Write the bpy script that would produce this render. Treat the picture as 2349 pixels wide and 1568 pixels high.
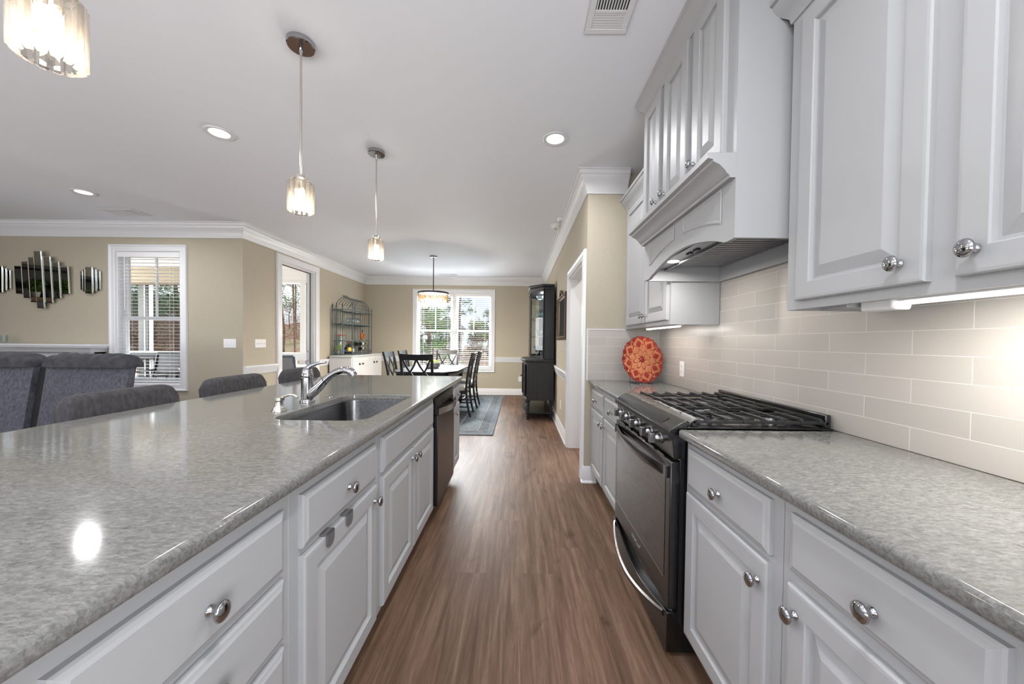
import bpy, bmesh, math, random
from mathutils import Vector, Matrix
from mathutils.geometry import tessellate_polygon
random.seed(7)
PI = math.pi
SC = bpy.context.scene
COL = SC.collection
for o in list(bpy.data.objects):
    bpy.data.objects.remove(o)

# ------------------------------------------------------------------ camera
W, H = 2349, 1568
CF, YAW, PITCH, ROLL, CX, CY, CZ = 823.116, 0.0051846, 0.0183248, 0.0111603, 1185.787, 798.841, 1.24677
cam_d = bpy.data.cameras.new('camera')
cam = bpy.data.objects.new('camera', cam_d); COL.objects.link(cam)
cyw, syw, cp, sp = math.cos(YAW), math.sin(YAW), math.cos(PITCH), math.sin(PITCH)
F_ = Vector((-syw*cp, cyw*cp, -sp)); R_ = Vector((cyw, syw, 0)); U_ = R_.cross(F_)
R2 = R_*math.cos(ROLL) + U_*math.sin(ROLL); U2 = U_*math.cos(ROLL) - R_*math.sin(ROLL)
M = Matrix((R2, U2, -F_)).transposed().to_4x4(); M.translation = Vector((0, 0, CZ))
cam.matrix_world = M
cam_d.sensor_fit = 'HORIZONTAL'; cam_d.sensor_width = 36.0; cam_d.lens = CF/W*36.0
cam_d.shift_x = -(CX-W/2)/W; cam_d.shift_y = (CY-H/2)/W
cam_d.clip_start = 0.02; cam_d.clip_end = 500
SC.camera = cam

# ------------------------------------------------------------------ view
SC.view_settings.view_transform = 'Standard'; SC.view_settings.look = 'None'
SC.view_settings.exposure = 0.62; SC.view_settings.gamma = 1.0; SC.view_settings.use_curve_mapping = False
cy_ = SC.cycles
cy_.max_bounces = 10; cy_.diffuse_bounces = 4; cy_.glossy_bounces = 4; cy_.transmission_bounces = 8
cy_.transparent_max_bounces = 24; cy_.sample_clamp_indirect = 4.0; cy_.caustics_reflective = False
cy_.caustics_refractive = False; cy_.use_denoising = True

# ------------------------------------------------------------------ world: spring sky with loose cloud
world = bpy.data.worlds.new('World'); SC.world = world; world.use_nodes = True
wt = world.node_tree; wt.nodes.clear()
def wn(t, **k):
    n = wt.nodes.new(t)
    for a, v in k.items(): setattr(n, a, v)
    return n
w_out = wn('ShaderNodeOutputWorld'); w_bg = wn('ShaderNodeBackground')
w_tc = wn('ShaderNodeTexCoord'); w_sep = wn('ShaderNodeSeparateXYZ')
wt.links.new(w_tc.outputs['Generated'], w_sep.inputs[0])
w_r = wn('ShaderNodeValToRGB'); e = w_r.color_ramp.elements
e[0].position = 0.0; e[0].color = (0.80, 0.86, 0.93, 1); e[1].position = 0.45; e[1].color = (0.24, 0.42, 0.78, 1)
wt.links.new(w_sep.outputs[2], w_r.inputs[0])
w_no = wn('ShaderNodeTexNoise'); w_no.inputs['Scale'].default_value = 3.2; w_no.inputs['Detail'].default_value = 6
w_mp = wn('ShaderNodeMapping'); w_mp.inputs['Scale'].default_value = (1, 1, 3.0)
wt.links.new(w_tc.outputs['Generated'], w_mp.inputs[0]); wt.links.new(w_mp.outputs[0], w_no.inputs['Vector'])
w_cr = wn('ShaderNodeValToRGB'); e = w_cr.color_ramp.elements
e[0].position = 0.44; e[0].color = (0, 0, 0, 1); e[1].position = 0.60; e[1].color = (1, 1, 1, 1)
wt.links.new(w_no.outputs['Fac'], w_cr.inputs[0])
w_mx = wn('ShaderNodeMix', data_type='RGBA')
wt.links.new(w_cr.outputs[0], w_mx.inputs[0]); wt.links.new(w_r.outputs[0], w_mx.inputs[6])
w_mx.inputs[7].default_value = (0.93, 0.95, 0.98, 1)
wt.links.new(w_mx.outputs[2], w_bg.inputs[0]); w_bg.inputs[1].default_value = .78
wt.links.new(w_bg.outputs[0], w_out.inputs[0])

def lamp(name, kind, loc, energy, color=(1, 1, 1), rot=(0, 0, 0), **k):
    d = bpy.data.lights.new(name, kind); d.energy = energy; d.color = color
    for a, v in k.items(): setattr(d, a, v)
    o = bpy.data.objects.new(name, d); o.location = loc; o.rotation_euler = rot; COL.objects.link(o)
    return o
sun = lamp('sun', 'SUN', (0, 0, 20), 2.2, (1, .95, .88), (math.radians(42), math.radians(-12), math.radians(150)), angle=0.01)
# added fill lamps out of view, standing in for daylight
lamp('rear_fill', 'AREA', (-1.6, -3.1, 0.9), 140, (.93, .96, 1), (math.radians(160), 0, 0), shape='RECTANGLE', size=5.0, size_y=2.0)  # added upward fill behind the camera, brightens the ceiling
lamp('living_fill', 'AREA', (-7.4, -.5, 1.0), 95, (.93, .965, 1), (0, math.radians(-166), 0), shape='RECTANGLE', size=2.0, size_y=2.6)  # added upward fill on the unseen left wall, lifts the living room
lamp('side_fill', 'AREA', (1.2, -1.9, 1.45), 75, (.95, .97, 1), (0, math.radians(100), 0), shape='RECTANGLE', size=1.5, size_y=1.8)  # added fill at an invented opening, lights the island fronts
lamp('dining_fill', 'AREA', (-1.53, 15.5, 5.2), 5500, (.93, .965, 1), (math.radians(-63), 0, 0), shape='RECTANGLE', size=5, size_y=2)  # added lamp high outside, boosts the light entering the dining room
lamp('dining_low_fill', 'AREA', (-1.53, 12.2, -.35), 520, (.95, .98, 1), (math.radians(-118), 0, 0), shape='RECTANGLE', size=3.2, size_y=1.2)  # added lamp below the sill, lifts the dining ceiling
lamp('porch_fill', 'AREA', (-9.4, 6.2, 1.6), 90, (.97, .98, 1), (0, math.radians(-115), 0), shape='RECTANGLE', size=1.6, size_y=2.2)  # added fill from the porch's open side
def portal(loc, rot, sx, sy):
    o = lamp('sky_portal', 'AREA', loc, 1, rot=rot, shape='RECTANGLE', size=sx, size_y=sy); o.data.cycles.is_portal = True
portal((-1.53, 8.52, 1.5), (math.radians(-90), 0, 0), 1.8, 1.8)
portal((-4.85, 4.78, 1.5), (math.radians(-90), 0, 0), .9, 1.8)
portal((-3.70, 5.9, 1.22), (0, math.radians(-90), 0), 2.4, .9)

# ------------------------------------------------------------------ materials
MATS = {}
def mat(name, col=(.8, .8, .8), rough=.5, metal=0.0, **k):
    m = bpy.data.materials.new(name); m.use_nodes = True
    b = m.node_tree.nodes['Principled BSDF']
    b.inputs['Base Color'].default_value = (*col, 1); b.inputs['Roughness'].default_value = rough
    b.inputs['Metallic'].default_value = metal
    for a, v in k.items(): b.inputs[a.replace('_', ' ')].default_value = v
    MATS[name] = m
    return m
def nt(m): return m.node_tree, m.node_tree.nodes['Principled BSDF']
def node(t, typ, **k):
    n = t.nodes.new(typ)
    for a, v in k.items():
        if a in n.inputs: n.inputs[a].default_value = v
        else: setattr(n, a, v)
    return n
def coords(t, scale=(1, 1, 1), loc=(0, 0, 0), rot=(0, 0, 0)):
    tc = node(t, 'ShaderNodeTexCoord'); mp = node(t, 'ShaderNodeMapping')
    mp.inputs['Scale'].default_value = scale; mp.inputs['Location'].default_value = loc; mp.inputs['Rotation'].default_value = rot
    t.links.new(tc.outputs['Object'], mp.inputs[0]); return mp.outputs[0]
def ramp(t, src, stops):
    r = node(t, 'ShaderNodeValToRGB'); els = r.color_ramp.elements
    while len(els) < len(stops): els.new(.5)
    for e, (p, c) in zip(els, stops):
        e.position = p; e.color = (*c, 1) if len(c) == 3 else c
    t.links.new(src, r.inputs[0]); return r.outputs[0]
def noise(t, vec, scale, detail=4, rough=.55, dist=0):
    n = node(t, 'ShaderNodeTexNoise', Scale=scale, Detail=detail, Roughness=rough, Distortion=dist)
    t.links.new(vec, n.inputs['Vector']); return n.outputs['Fac']
def mix(t, fac, a, b, mode='MIX'):
    n = node(t, 'ShaderNodeMix', data_type='RGBA', blend_type=mode)
    for s, v in ((0, fac), (6, a), (7, b)):
        if isinstance(v, (int, float)): n.inputs[s].default_value = v
        elif isinstance(v, tuple): n.inputs[s].default_value = (*v, 1)
        else: t.links.new(v, n.inputs[s])
    return n.outputs[2]
def mth(t, op, a, b=0.0, c=0.0):
    n = node(t, 'ShaderNodeMath', operation=op)
    for i, v in enumerate((a, b, c)):
        if isinstance(v, (int, float)): n.inputs[i].default_value = v
        else: t.links.new(v, n.inputs[i])
    return n.outputs[0]
def bump(t, b, h, strength=.2, dist=.01):
    n = node(t, 'ShaderNodeBump', Strength=strength, Distance=dist)
    t.links.new(h, n.inputs['Height']); t.links.new(n.outputs[0], b.inputs['Normal'])
def speckled(name, a, b_, scale, rough=.5, stretch=(1, 1, 1), bmp=0.0, **k):
    m = mat(name, a, rough, **k); t, b = nt(m)
    v = coords(t, stretch); f = noise(t, v, scale, 6)
    t.links.new(ramp(t, f, [(.3, a), (.7, b_)]), b.inputs['Base Color'])
    if bmp: bump(t, b, f, bmp, .004)
    return m

speckled('wall_paint', (.44, .395, .31), (.46, .415, .325), 30, .7)
mat('ceiling_paint', (.855, .88, .94), .8)
mat('trim_paint', (.76, .77, .795), .32)
mat('cabinet_paint', (.405, .412, .425), .42, Specular_IOR_Level=.22)
mat('dull_gray', (.35, .35, .36), .6)  # plain mid grey for small fittings
mat('white_plastic', (.85, .85, .85), .35)
mat('blind_white', (.85, .85, .86), .45)
mat('chrome', (.46, .46, .475), .07, 1.0)
mat('nickel', (.62, .58, .53), .22, 1.0)
mat('black_metal', (.015, .015, .017), .35, .2)
mat('black_gloss', (.01, .01, .011), .12)
mat('black_iron', (.028, .028, .03), .42, .3)
mat('rubber', (.01, .01, .01), .8)
mat('frosted', (.9, .9, .9), .4)
speckled('charcoal_wood', (.010, .011, .013), (.020, .022, .026), 14, .36, (1, 1, .12), Specular_IOR_Level=.35)
speckled('china_wood', (.016, .016, .017), (.034, .033, .034), 18, .45, (1, 1, .10), Specular_IOR_Level=.35)
speckled('upholstery', (.026, .025, .028), (.062, .060, .066), 60, .95, (1, 1, .35), .5)
speckled('sofa_velvet', (.045, .046, .060), (.105, .108, .138), 55, .9, (1, 1, .6), .35)
speckled('sofa_top', (.020, .020, .025), (.052, .052, .062), 18, .85, (1, 1, 1), .35)
speckled('sofa_gap', (.008, .008, .010), (.015, .015, .018), 18, .9)
speckled('seat_linen', (.40, .38, .34), (.60, .57, .52), 80, .95)
speckled('rod_iron', (.035, .05, .06), (.09, .12, .14), 40, .45)
mat('buffet_white', (.74, .73, .71), .4)
speckled('pot_gray', (.35, .34, .33), (.5, .49, .47), 40, .8)
speckled('moss', (.10, .22, .03), (.35, .50, .08), 60, .9)
mat('leaf_light', (.28, .40, .12), .6)
mat('red_plastic', (.60, .02, .03), .4)
mat('wine_glass_dark', (.012, .016, .014), .08)
mat('label_white', (.8, .78, .72), .6)
mat('label_blue', (.05, .12, .4), .5)
mat('label_yellow', (.8, .6, .05), .5)
mat('gold_frame', (.085, .05, .025), .45, .5)
mat('mirror', (.74, .74, .74), .02, 1.0)
mat('smoked_mirror', (.42, .40, .37), .03, 1.0)
mat('mirror_edge', (.75, .80, .80), .08, 1.0)
mat('amber', (.42, .12, .025), .12)
mat('gray_hook', (.13, .13, .135), .45)
speckled('porch_gray', (.17, .18, .17), (.2, .21, .2), 10, .7)
mat('porch_shade', (.45, .38, .27), .85)
mat('porch_white', (.85, .86, .87), .5)
speckled('porch_floor', (.3, .27, .24), (.4, .37, .33), 8, .7)
speckled('sling', (.28, .31, .35), (.38, .41, .46), 90, .9)
mat('siding', (.80, .80, .78), .7)
mat('siding_tan', (.26, .20, .15), .8)
mat('roof', (.14, .13, .13), .9)
mat('house_glass', (.02, .03, .04), .1)
speckled('bark', (.10, .07, .05), (.24, .18, .13), 6, .9)
speckled('foliage_a', (.07, .18, .03), (.24, .42, .10), 3, .8)
speckled('foliage_b', (.06, .13, .05), (.18, .28, .12), 3, .8)
speckled('foliage_c', (.18, .26, .05), (.36, .38, .12), 3, .8)
speckled('foliage_dry', (.24, .15, .09), (.42, .30, .20), 3, .9)

# emitters
def emit(name, col, s):
    m = bpy.data.materials.new(name); m.use_nodes = True; t = m.node_tree; t.nodes.clear()
    o = t.nodes.new('ShaderNodeOutputMaterial'); e_ = t.nodes.new('ShaderNodeEmission')
    e_.inputs[0].default_value = (*col, 1); e_.inputs[1].default_value = s; t.links.new(e_.outputs[0], o.inputs[0])
    MATS[name] = m
emit('lens_glow', (1, .98, .94), 6.0)
emit('tube_glow', (1, .97, .92), 3.2)
emit('bulb_glow', (1, .84, .62), 9.0)
emit('bulb_warm', (1, .76, .48), 4.0)
# clear glass panes: transparent with a fresnel gloss
def clear(name, tint=(.95, .97, .97), refl=.9, mixg=None):
    m = bpy.data.materials.new(name); m.use_nodes = True; t = m.node_tree; t.nodes.clear()
    o = t.nodes.new('ShaderNodeOutputMaterial'); tr = t.nodes.new('ShaderNodeBsdfTransparent'); gl = t.nodes.new('ShaderNodeBsdfGlossy')
    fr = t.nodes.new('ShaderNodeFresnel'); mx = t.nodes.new('ShaderNodeMixShader'); mu = t.nodes.new('ShaderNodeMath')
    tr.inputs[0].default_value = (*tint, 1); gl.inputs['Roughness'].default_value = .02; fr.inputs[0].default_value = 1.45
    mu.operation = 'MULTIPLY'; mu.inputs[1].default_value = refl
    ge = t.nodes.new('ShaderNodeNewGeometry'); fb = t.nodes.new('ShaderNodeMath'); fb.operation = 'SUBTRACT'; fb.inputs[0].default_value = 1.0
    m0 = t.nodes.new('ShaderNodeMath'); m0.operation = 'MULTIPLY'; m0.use_clamp = True; t.links.new(ge.outputs['Backfacing'], fb.inputs[1])
    t.links.new(fr.outputs[0], mu.inputs[0]); t.links.new(mu.outputs[0], m0.inputs[0]); t.links.new(fb.outputs[0], m0.inputs[1]); t.links.new(m0.outputs[0], mx.inputs[0])
    t.links.new(tr.outputs[0], mx.inputs[1]); t.links.new(gl.outputs[0], mx.inputs[2])
    last = mx.outputs[0]
    if mixg:
        col, fac = mixg
        g = t.nodes.new('ShaderNodeBsdfRefraction'); g.inputs['Color'].default_value = (*col, 1); g.inputs['IOR'].default_value = 1.5
        g.inputs['Roughness'].default_value = .03
        tl = t.nodes.new('ShaderNodeBsdfTranslucent'); tl.inputs[0].default_value = (*col, 1)
        m2 = t.nodes.new('ShaderNodeMixShader'); m2.inputs[0].default_value = .15
        t.links.new(g.outputs[0], m2.inputs[1]); t.links.new(tl.outputs[0], m2.inputs[2])
        m3 = t.nodes.new('ShaderNodeMixShader'); m3.inputs[0].default_value = fac
        t.links.new(last, m3.inputs[1]); t.links.new(m2.outputs[0], m3.inputs[2]); last = m3.outputs[0]
    t.links.new(last, o.inputs[0]); MATS[name] = m
clear('pane'); clear('shelf_glass', (.62, .76, .74), 1.6); clear('stem_glass', (.90, .94, .95), 4.0)
clear('crystal', (.89, .87, .84), 4.0, ((.97, .93, .88), .32)); clear('cut_glass', (.90, .94, .95), 4.0, ((.85, .92, .95), .5)); clear('smoky_crystal', (.62, .52, .42), 3.5, ((.80, .60, .42), .40))

# quartz worktop
def quartz(name, c0, c1, c2):
    m = mat(name, c1, .09); t, b = nt(m); v = coords(t, (.45, 1, 1))
    big = noise(t, v, 9, 5, .6, .4); fine = noise(t, v, 150, 6, .7, .4); vein = noise(t, v, 62, 7, .7, 1.3)
    base = ramp(t, fine, [(.32, c0), (.52, c1), (.72, c2)])
    vv = ramp(t, vein, [(.31, (.36, .355, .35)), (.40, (1, 1, 1))])
    bb = ramp(t, big, [(.3, (.88, .88, .87)), (.7, (1.0, 1.0, 1.0))])
    c = mix(t, .75, base, vv, 'MULTIPLY'); c = mix(t, 1.0, c, bb, 'MULTIPLY')
    t.links.new(c, b.inputs['Base Color'])
quartz('quartz', (.110, .111, .108), (.190, .190, .184), (.285, .283, .273))
quartz('quartz_edge', (.20, .20, .19), (.31, .305, .29), (.42, .41, .39))
# backsplash tile: 305 x 76 mm running bond
def tile(name, axis, off):
    m = mat(name, (.5, .48, .45), .30); t, b = nt(m)
    tc = node(t, 'ShaderNodeTexCoord'); sp_ = node(t, 'ShaderNodeSeparateXYZ'); cb = node(t, 'ShaderNodeCombineXYZ')
    t.links.new(tc.outputs['Object'], sp_.inputs[0])
    t.links.new(mth(t, 'ADD', sp_.outputs[axis], off), cb.inputs[0]); t.links.new(mth(t, 'ADD', sp_.outputs[2], -.914), cb.inputs[1])
    br = node(t, 'ShaderNodeTexBrick', Scale=1.0); br.inputs['Brick Width'].default_value = .305; br.inputs['Row Height'].default_value = .0765
    br.inputs['Mortar Size'].default_value = .0013; br.inputs['Mortar Smooth'].default_value = .3; br.offset = .5; br.inputs['Bias'].default_value = 0
    br.inputs['Color1'].default_value = (.43, .405, .375, 1); br.inputs['Color2'].default_value = (.47, .44, .41, 1); br.inputs['Mortar'].default_value = (.66, .64, .60, 1)
    t.links.new(cb.outputs[0], br.inputs['Vector']); t.links.new(br.outputs['Color'], b.inputs['Base Color'])
    n = node(t, 'ShaderNodeBump', Strength=.5, Distance=.002); n.invert = True
    t.links.new(br.outputs['Fac'], n.inputs['Height']); t.links.new(n.outputs[0], b.inputs['Normal'])
tile('tile_side', 1, -1.9064 + .305*20); tile('tile_end', 0, -.605 + .305*20 - .02)
# plank floor
m = mat('plank_floor', (.2, .12, .08), .36, Specular_IOR_Level=.2); t, b = nt(m)
tc = node(t, 'ShaderNodeTexCoord'); s3 = node(t, 'ShaderNodeSeparateXYZ'); t.links.new(tc.outputs['Object'], s3.inputs[0])
PWd, PLn = .18, 1.22
ux = mth(t, 'DIVIDE', mth(t, 'ADD', s3.outputs[0], 10.06), PWd); row = mth(t, 'FLOOR', ux)
wn_ = node(t, 'ShaderNodeTexWhiteNoise', noise_dimensions='1D'); t.links.new(row, wn_.inputs['W'])
uy = mth(t, 'ADD', mth(t, 'DIVIDE', s3.outputs[1], PLn), mth(t, 'MULTIPLY', wn_.outputs['Value'], 7.3)); colm = mth(t, 'FLOOR', uy)
cmb = node(t, 'ShaderNodeCombineXYZ'); t.links.new(row, cmb.inputs[0]); t.links.new(colm, cmb.inputs[1])
wn2 = node(t, 'ShaderNodeTexWhiteNoise', noise_dimensions='2D'); t.links.new(cmb.outputs[0], wn2.inputs['Vector'])
cm2 = node(t, 'ShaderNodeCombineXYZ')
t.links.new(mth(t, 'ADD', s3.outputs[0], mth(t, 'MULTIPLY', wn2.outputs['Value'], 9)), cm2.inputs[0])
t.links.new(mth(t, 'MULTIPLY', s3.outputs[1], .055), cm2.inputs[1]); t.links.new(mth(t, 'MULTIPLY', wn2.outputs['Value'], 31), cm2.inputs[2])
g1 = noise(t, cm2.outputs[0], 30, 9, .66, .45); g2 = noise(t, cm2.outputs[0], 190, 5, .65, .2)
cm3 = node(t, 'ShaderNodeCombineXYZ'); t.links.new(mth(t, 'ADD', s3.outputs[0], mth(t, 'MULTIPLY', wn2.outputs['Value'], 5)), cm3.inputs[0]); t.links.new(mth(t, 'MULTIPLY', s3.outputs[1], .45), cm3.inputs[1])
kn = noise(t, cm3.outputs[0], 5.5, 3, .5, .8)
c = ramp(t, g1, [(.28, (.082, .045, .028)), (.5, (.165, .100, .067)), (.72, (.275, .180, .128))])
c = mix(t, .5, c, ramp(t, g2, [(.3, (.62, .60, .58)), (.65, (1.1, 1.1, 1.1))]), 'MULTIPLY')
c = mix(t, .8, c, ramp(t, kn, [(.24, (.42, .38, .36)), (.36, (1, 1, 1))]), 'MULTIPLY')
c = mix(t, 1.0, c, ramp(t, wn2.outputs['Value'], [(0, (.88, .87, .86)), (1, (1.06, 1.05, 1.04))]), 'MULTIPLY')
fx = mth(t, 'FRACT', ux); fy = mth(t, 'FRACT', uy)
ex = mth(t, 'MINIMUM', fx, mth(t, 'SUBTRACT', 1.0, fx)); ey = mth(t, 'MULTIPLY', mth(t, 'MINIMUM', fy, mth(t, 'SUBTRACT', 1.0, fy)), PLn/PWd)
seam = mth(t, 'LESS_THAN', mth(t, 'MINIMUM', ex, ey), .006)
c = mix(t, mth(t, 'MULTIPLY', seam, .25), c, (.04, .025, .018))
t.links.new(c, b.inputs['Base Color']); t.links.new(mth(t, 'ADD', .38, mth(t, 'MULTIPLY', g2, .20)), b.inputs['Roughness'])
bump(t, b, g2, .12, .002)
# black stainless with brushed streaks
def brushed(name, c0, c1, rough, stretch, metal=1.0):
    m = mat(name, c0, rough, metal); t, b = nt(m); v = coords(t, stretch)
    f = noise(t, v, 60, 5, .6); t.links.new(ramp(t, f, [(.3, c0), (.7, c1)]), b.inputs['Base Color'])
    t.links.new(mth(t, 'ADD', rough-.02, mth(t, 'MULTIPLY', f, .04)), b.inputs['Roughness'])
brushed('black_steel', (.085, .085, .09), (.105, .105, .11), .26, (1, .06, 1.0))
brushed('steel_light', (.30, .30, .31), (.36, .36, .37), .27, (1, .06, 1))
brushed('handle_steel', (.17, .17, .175), (.21, .21, .215), .22, (1, .06, 1))
brushed('steel_sink', (.13, .13, .135), (.20, .20, .205), .26, (1, .08, 1))
brushed('steel_baffle', (.36, .36, .37), (.46, .46, .47), .32, (1, .08, 1))
brushed('oven_glass', (.06, .06, .065), (.13, .13, .135), .14, (1, .25, .9), .85)
# rug
m = mat('rug_pile', (.2, .25, .3), .95); t, b = nt(m)
tc = node(t, 'ShaderNodeTexCoord'); s3 = node(t, 'ShaderNodeSeparateXYZ'); t.links.new(tc.outputs['Object'], s3.inputs[0])
ax_ = mth(t, 'SUBTRACT', 1.22, mth(t, 'ABSOLUTE', s3.outputs[0])); ay_ = mth(t, 'SUBTRACT', 1.735, mth(t, 'ABSOLUTE', s3.outputs[1]))
d = mth(t, 'MINIMUM', ax_, ay_)
blue, dk, lt, nav = (.115, .150, .180), (.020, .028, .036), (.33, .37, .38), (.055, .074, .095)
bands = ramp(t, d, [(0, blue), (.085, blue), (.09, dk), (.10, nav), (.19, nav), (.20, dk), (.215, lt), (.225, blue), (.50, blue), (.51, lt), (.53, lt), (.54, dk), (.55, nav)])
bands.node.color_ramp.interpolation = 'CONSTANT'
vo = node(t, 'ShaderNodeTexVoronoi', Scale=7.0); t.links.new(coords(t, (1, 1, 1)), vo.inputs['Vector'])
nn = noise(t, coords(t), 14, 3, .5, 2.5)
fl = ramp(t, nn, [(.44, (0, 0, 0)), (.50, (1, 1, 1)), (.56, (0, 0, 0))])
c = mix(t, mth(t, 'MULTIPLY', fl, .75), bands, (.36, .37, .39))
spot = mth(t, 'MULTIPLY', mth(t, 'LESS_THAN', vo.outputs['Distance'], .055), .6)
c = mix(t, spot, c, (.22, .10, .14)); n3 = noise(t, coords(t), 220, 2)
c = mix(t, .35, c, ramp(t, n3, [(.3, (.5, .5, .5)), (.7, (1.3, 1.3, 1.3))]), 'MULTIPLY')
t.links.new(c, b.inputs['Base Color']); bump(t, b, n3, .4, .004)
# yard
m = mat('yard_ground', (.4, .3, .2), .95); t, b = nt(m); v = coords(t)
f1 = noise(t, v, .22, 4); f2 = noise(t, v, 9, 5)
c = ramp(t, f1, [(.40, (.42, .20, .12)), (.5, (.46, .33, .20)), (.6, (.44, .38, .20))])
c = mix(t, .6, c, ramp(t, f2, [(.3, (.55, .55, .55)), (.7, (1.25, 1.25, 1.25))]), 'MULTIPLY'); t.links.new(c, b.inputs['Base Color'])
# decorative plate glaze
speckled('plate_tan', (.36, .11, .045), (.52, .20, .09), 90, .35)
speckled('plate_red', (.20, .012, .008), (.30, .028, .016), 60, .15)

# ------------------------------------------------------------------ mesh helpers
ORG = {}
def V(*a): return Vector(a)
class MB:
    def __init__(s): s.v = []; s.f = []; s.mi = []; s.cur = 0
    def add(s, vs, fs):
        o = len(s.v); s.v += [tuple(p) for p in vs]; s.f += [tuple(i+o for i in f) for f in fs]; s.mi += [s.cur]*len(fs); return s
    def box(s, x0, x1, y0, y1, z0, z1):
        x0, x1 = sorted((x0, x1)); y0, y1 = sorted((y0, y1)); z0, z1 = sorted((z0, z1))
        return s.add([(x0, y0, z0), (x1, y0, z0), (x1, y1, z0), (x0, y1, z0), (x0, y0, z1), (x1, y0, z1), (x1, y1, z1), (x0, y1, z1)],
                     [(0, 3, 2, 1), (4, 5, 6, 7), (0, 1, 5, 4), (1, 2, 6, 5), (2, 3, 7, 6), (3, 0, 4, 7)])
    def cbox(s, c, size, rot=None):
        hx, hy, hz = [a/2 for a in size]; m = rot or Matrix.Identity(3); c = Vector(c)
        vs = [c + m @ Vector((x*hx, y*hy, z*hz)) for z in (-1, 1) for x, y in ((-1, -1), (1, -1), (1, 1), (-1, 1))]
        return s.add(vs, [(0, 3, 2, 1), (4, 5, 6, 7), (0, 1, 5, 4), (1, 2, 6, 5), (2, 3, 7, 6), (3, 0, 4, 7)])
    def bar(s, p0, p1, w, h, up=(0, 0, 1)):
        p0, p1 = Vector(p0), Vector(p1); d = (p1-p0).normalized(); u = Vector(up)
        a = d.cross(u)
        if a.length < 1e-4: a = d.cross(Vector((1, 0, 0)))
        a.normalize(); c = a.cross(d).normalized()
        vs = [p + a*sx*w/2 + c*sz*h/2 for p in (p0, p1) for sx, sz in ((-1, -1), (1, -1), (1, 1), (-1, 1))]
        return s.add(vs, [(0, 1, 2, 3), (7, 6, 5, 4), (0, 4, 5, 1), (1, 5, 6, 2), (2, 6, 7, 3), (3, 7, 4, 0)])
    def loft(s, rings, cap0=True, cap1=True, closed=True):
        n = len(rings[0]); o = len(s.v); fs = []
        for k in range(len(rings)-1):
            for i in range(n if closed else n-1):
                j = (i+1) % n; fs.append((k*n+i, k*n+j, (k+1)*n+j, (k+1)*n+i))
        if cap0: fs.append(tuple(reversed(range(n))))
        if cap1: fs.append(tuple((len(rings)-1)*n+i for i in range(n)))
        return s.add([p for r in rings for p in r], fs)
    def tube(s, pts, r, n=10, caps=True, up=(0, 0, 1)):
        pts = [Vector(p) for p in pts]; rs = r if isinstance(r, (list, tuple)) else [r]*len(pts); rings = []; pa = None
        for i, p in enumerate(pts):
            d = (pts[min(i+1, len(pts)-1)] - pts[max(i-1, 0)]).normalized()
            if pa is None:
                pa = d.cross(Vector(up))
                if pa.length < 1e-3: pa = d.cross(Vector((1, 0, 0)))
            a = (pa - d*pa.dot(d)).normalized(); pa = a; c = d.cross(a)
            rings.append([p + (a*math.cos(2*PI*k/n) + c*math.sin(2*PI*k/n))*rs[i] for k in range(n)])
        return s.loft(rings, caps, caps)
    def cyl(s, p0, p1, r0, r1=None, n=20): return s.tube([p0, p1], [r0, r0 if r1 is None else r1], n)
    def lathe(s, prof, c=(0, 0, 0), axis='z', n=24, sy=1.0, caps=True):
        c = Vector(c); rings = []
        for r, h in prof:
            ring = []
            for k in range(n):
                a = 2*PI*k/n; u, w = r*math.cos(a), r*math.sin(a)*sy
                ring.append(c + {'z': V(u, w, h), 'x': V(h, u, w), 'y': V(w, h, u)}[axis])
            rings.append(ring)
        return s.loft(rings, caps, caps)
    def prism(s, poly, lo, hi, plane='xy', holes=()):
        f = {'xy': lambda a, b, h: (a, b, h), 'xz': lambda a, b, h: (a, h, b), 'yz': lambda a, b, h: (h, a, b)}[plane]
        loops = [list(poly)] + [list(h) for h in holes]
        flat = [p for l in loops for p in l]; tri = tessellate_polygon([[Vector((p[0], p[1], 0)) for p in l] for l in loops])
        n = len(flat); fs = [tuple(t_) for t_ in tri] + [tuple(n+i for i in reversed(t_)) for t_ in tri]; o = 0
        for l in loops:
            for i in range(len(l)):
                j = (i+1) % len(l); fs.append((o+i, o+j, n+o+j, n+o+i))
            o += len(l)
        return s.add([f(a, b, lo) for a, b in flat] + [f(a, b, hi) for a, b in flat], fs)
    def ball(s, c, r, n=12, m=8, sc=(1, 1, 1)):
        c = Vector(c); rings = []
        for i in range(1, m):
            a = PI*i/m; rings.append([c + V(r*math.sin(a)*math.cos(2*PI*k/n)*sc[0], r*math.sin(a)*math.sin(2*PI*k/n)*sc[1], -r*math.cos(a)*sc[2]) for k in range(n)])
        return s.loft(rings)
    def sweep(s, prof, path, z=0, closed=False, horizontal=True):
        """prof: list of (out, up) ; path: list of (x,y); out is to the right of travel"""
        P = [Vector((p[0], p[1], 0)) for p in path]; rings = []; N = len(P)
        for i in range(N):
            if closed: a, b_ = P[i]-P[i-1], P[(i+1) % N]-P[i]
            else: a = P[i]-P[i-1] if i else P[1]-P[0]; b_ = P[i+1]-P[i] if i < N-1 else P[i]-P[i-1]
            a.normalize(); b_.normalize(); na, nb = V(a.y, -a.x, 0), V(b_.y, -b_.x, 0); m_ = (na+nb); m_ = m_/(m_.length_squared/2) if m_.length > 1e-6 else na
            rings.append([P[i] + m_*o + V(0, 0, z+u) for o, u in prof])
        if closed: rings.append(rings[0])
        return s.loft(rings, not closed, not closed)
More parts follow.
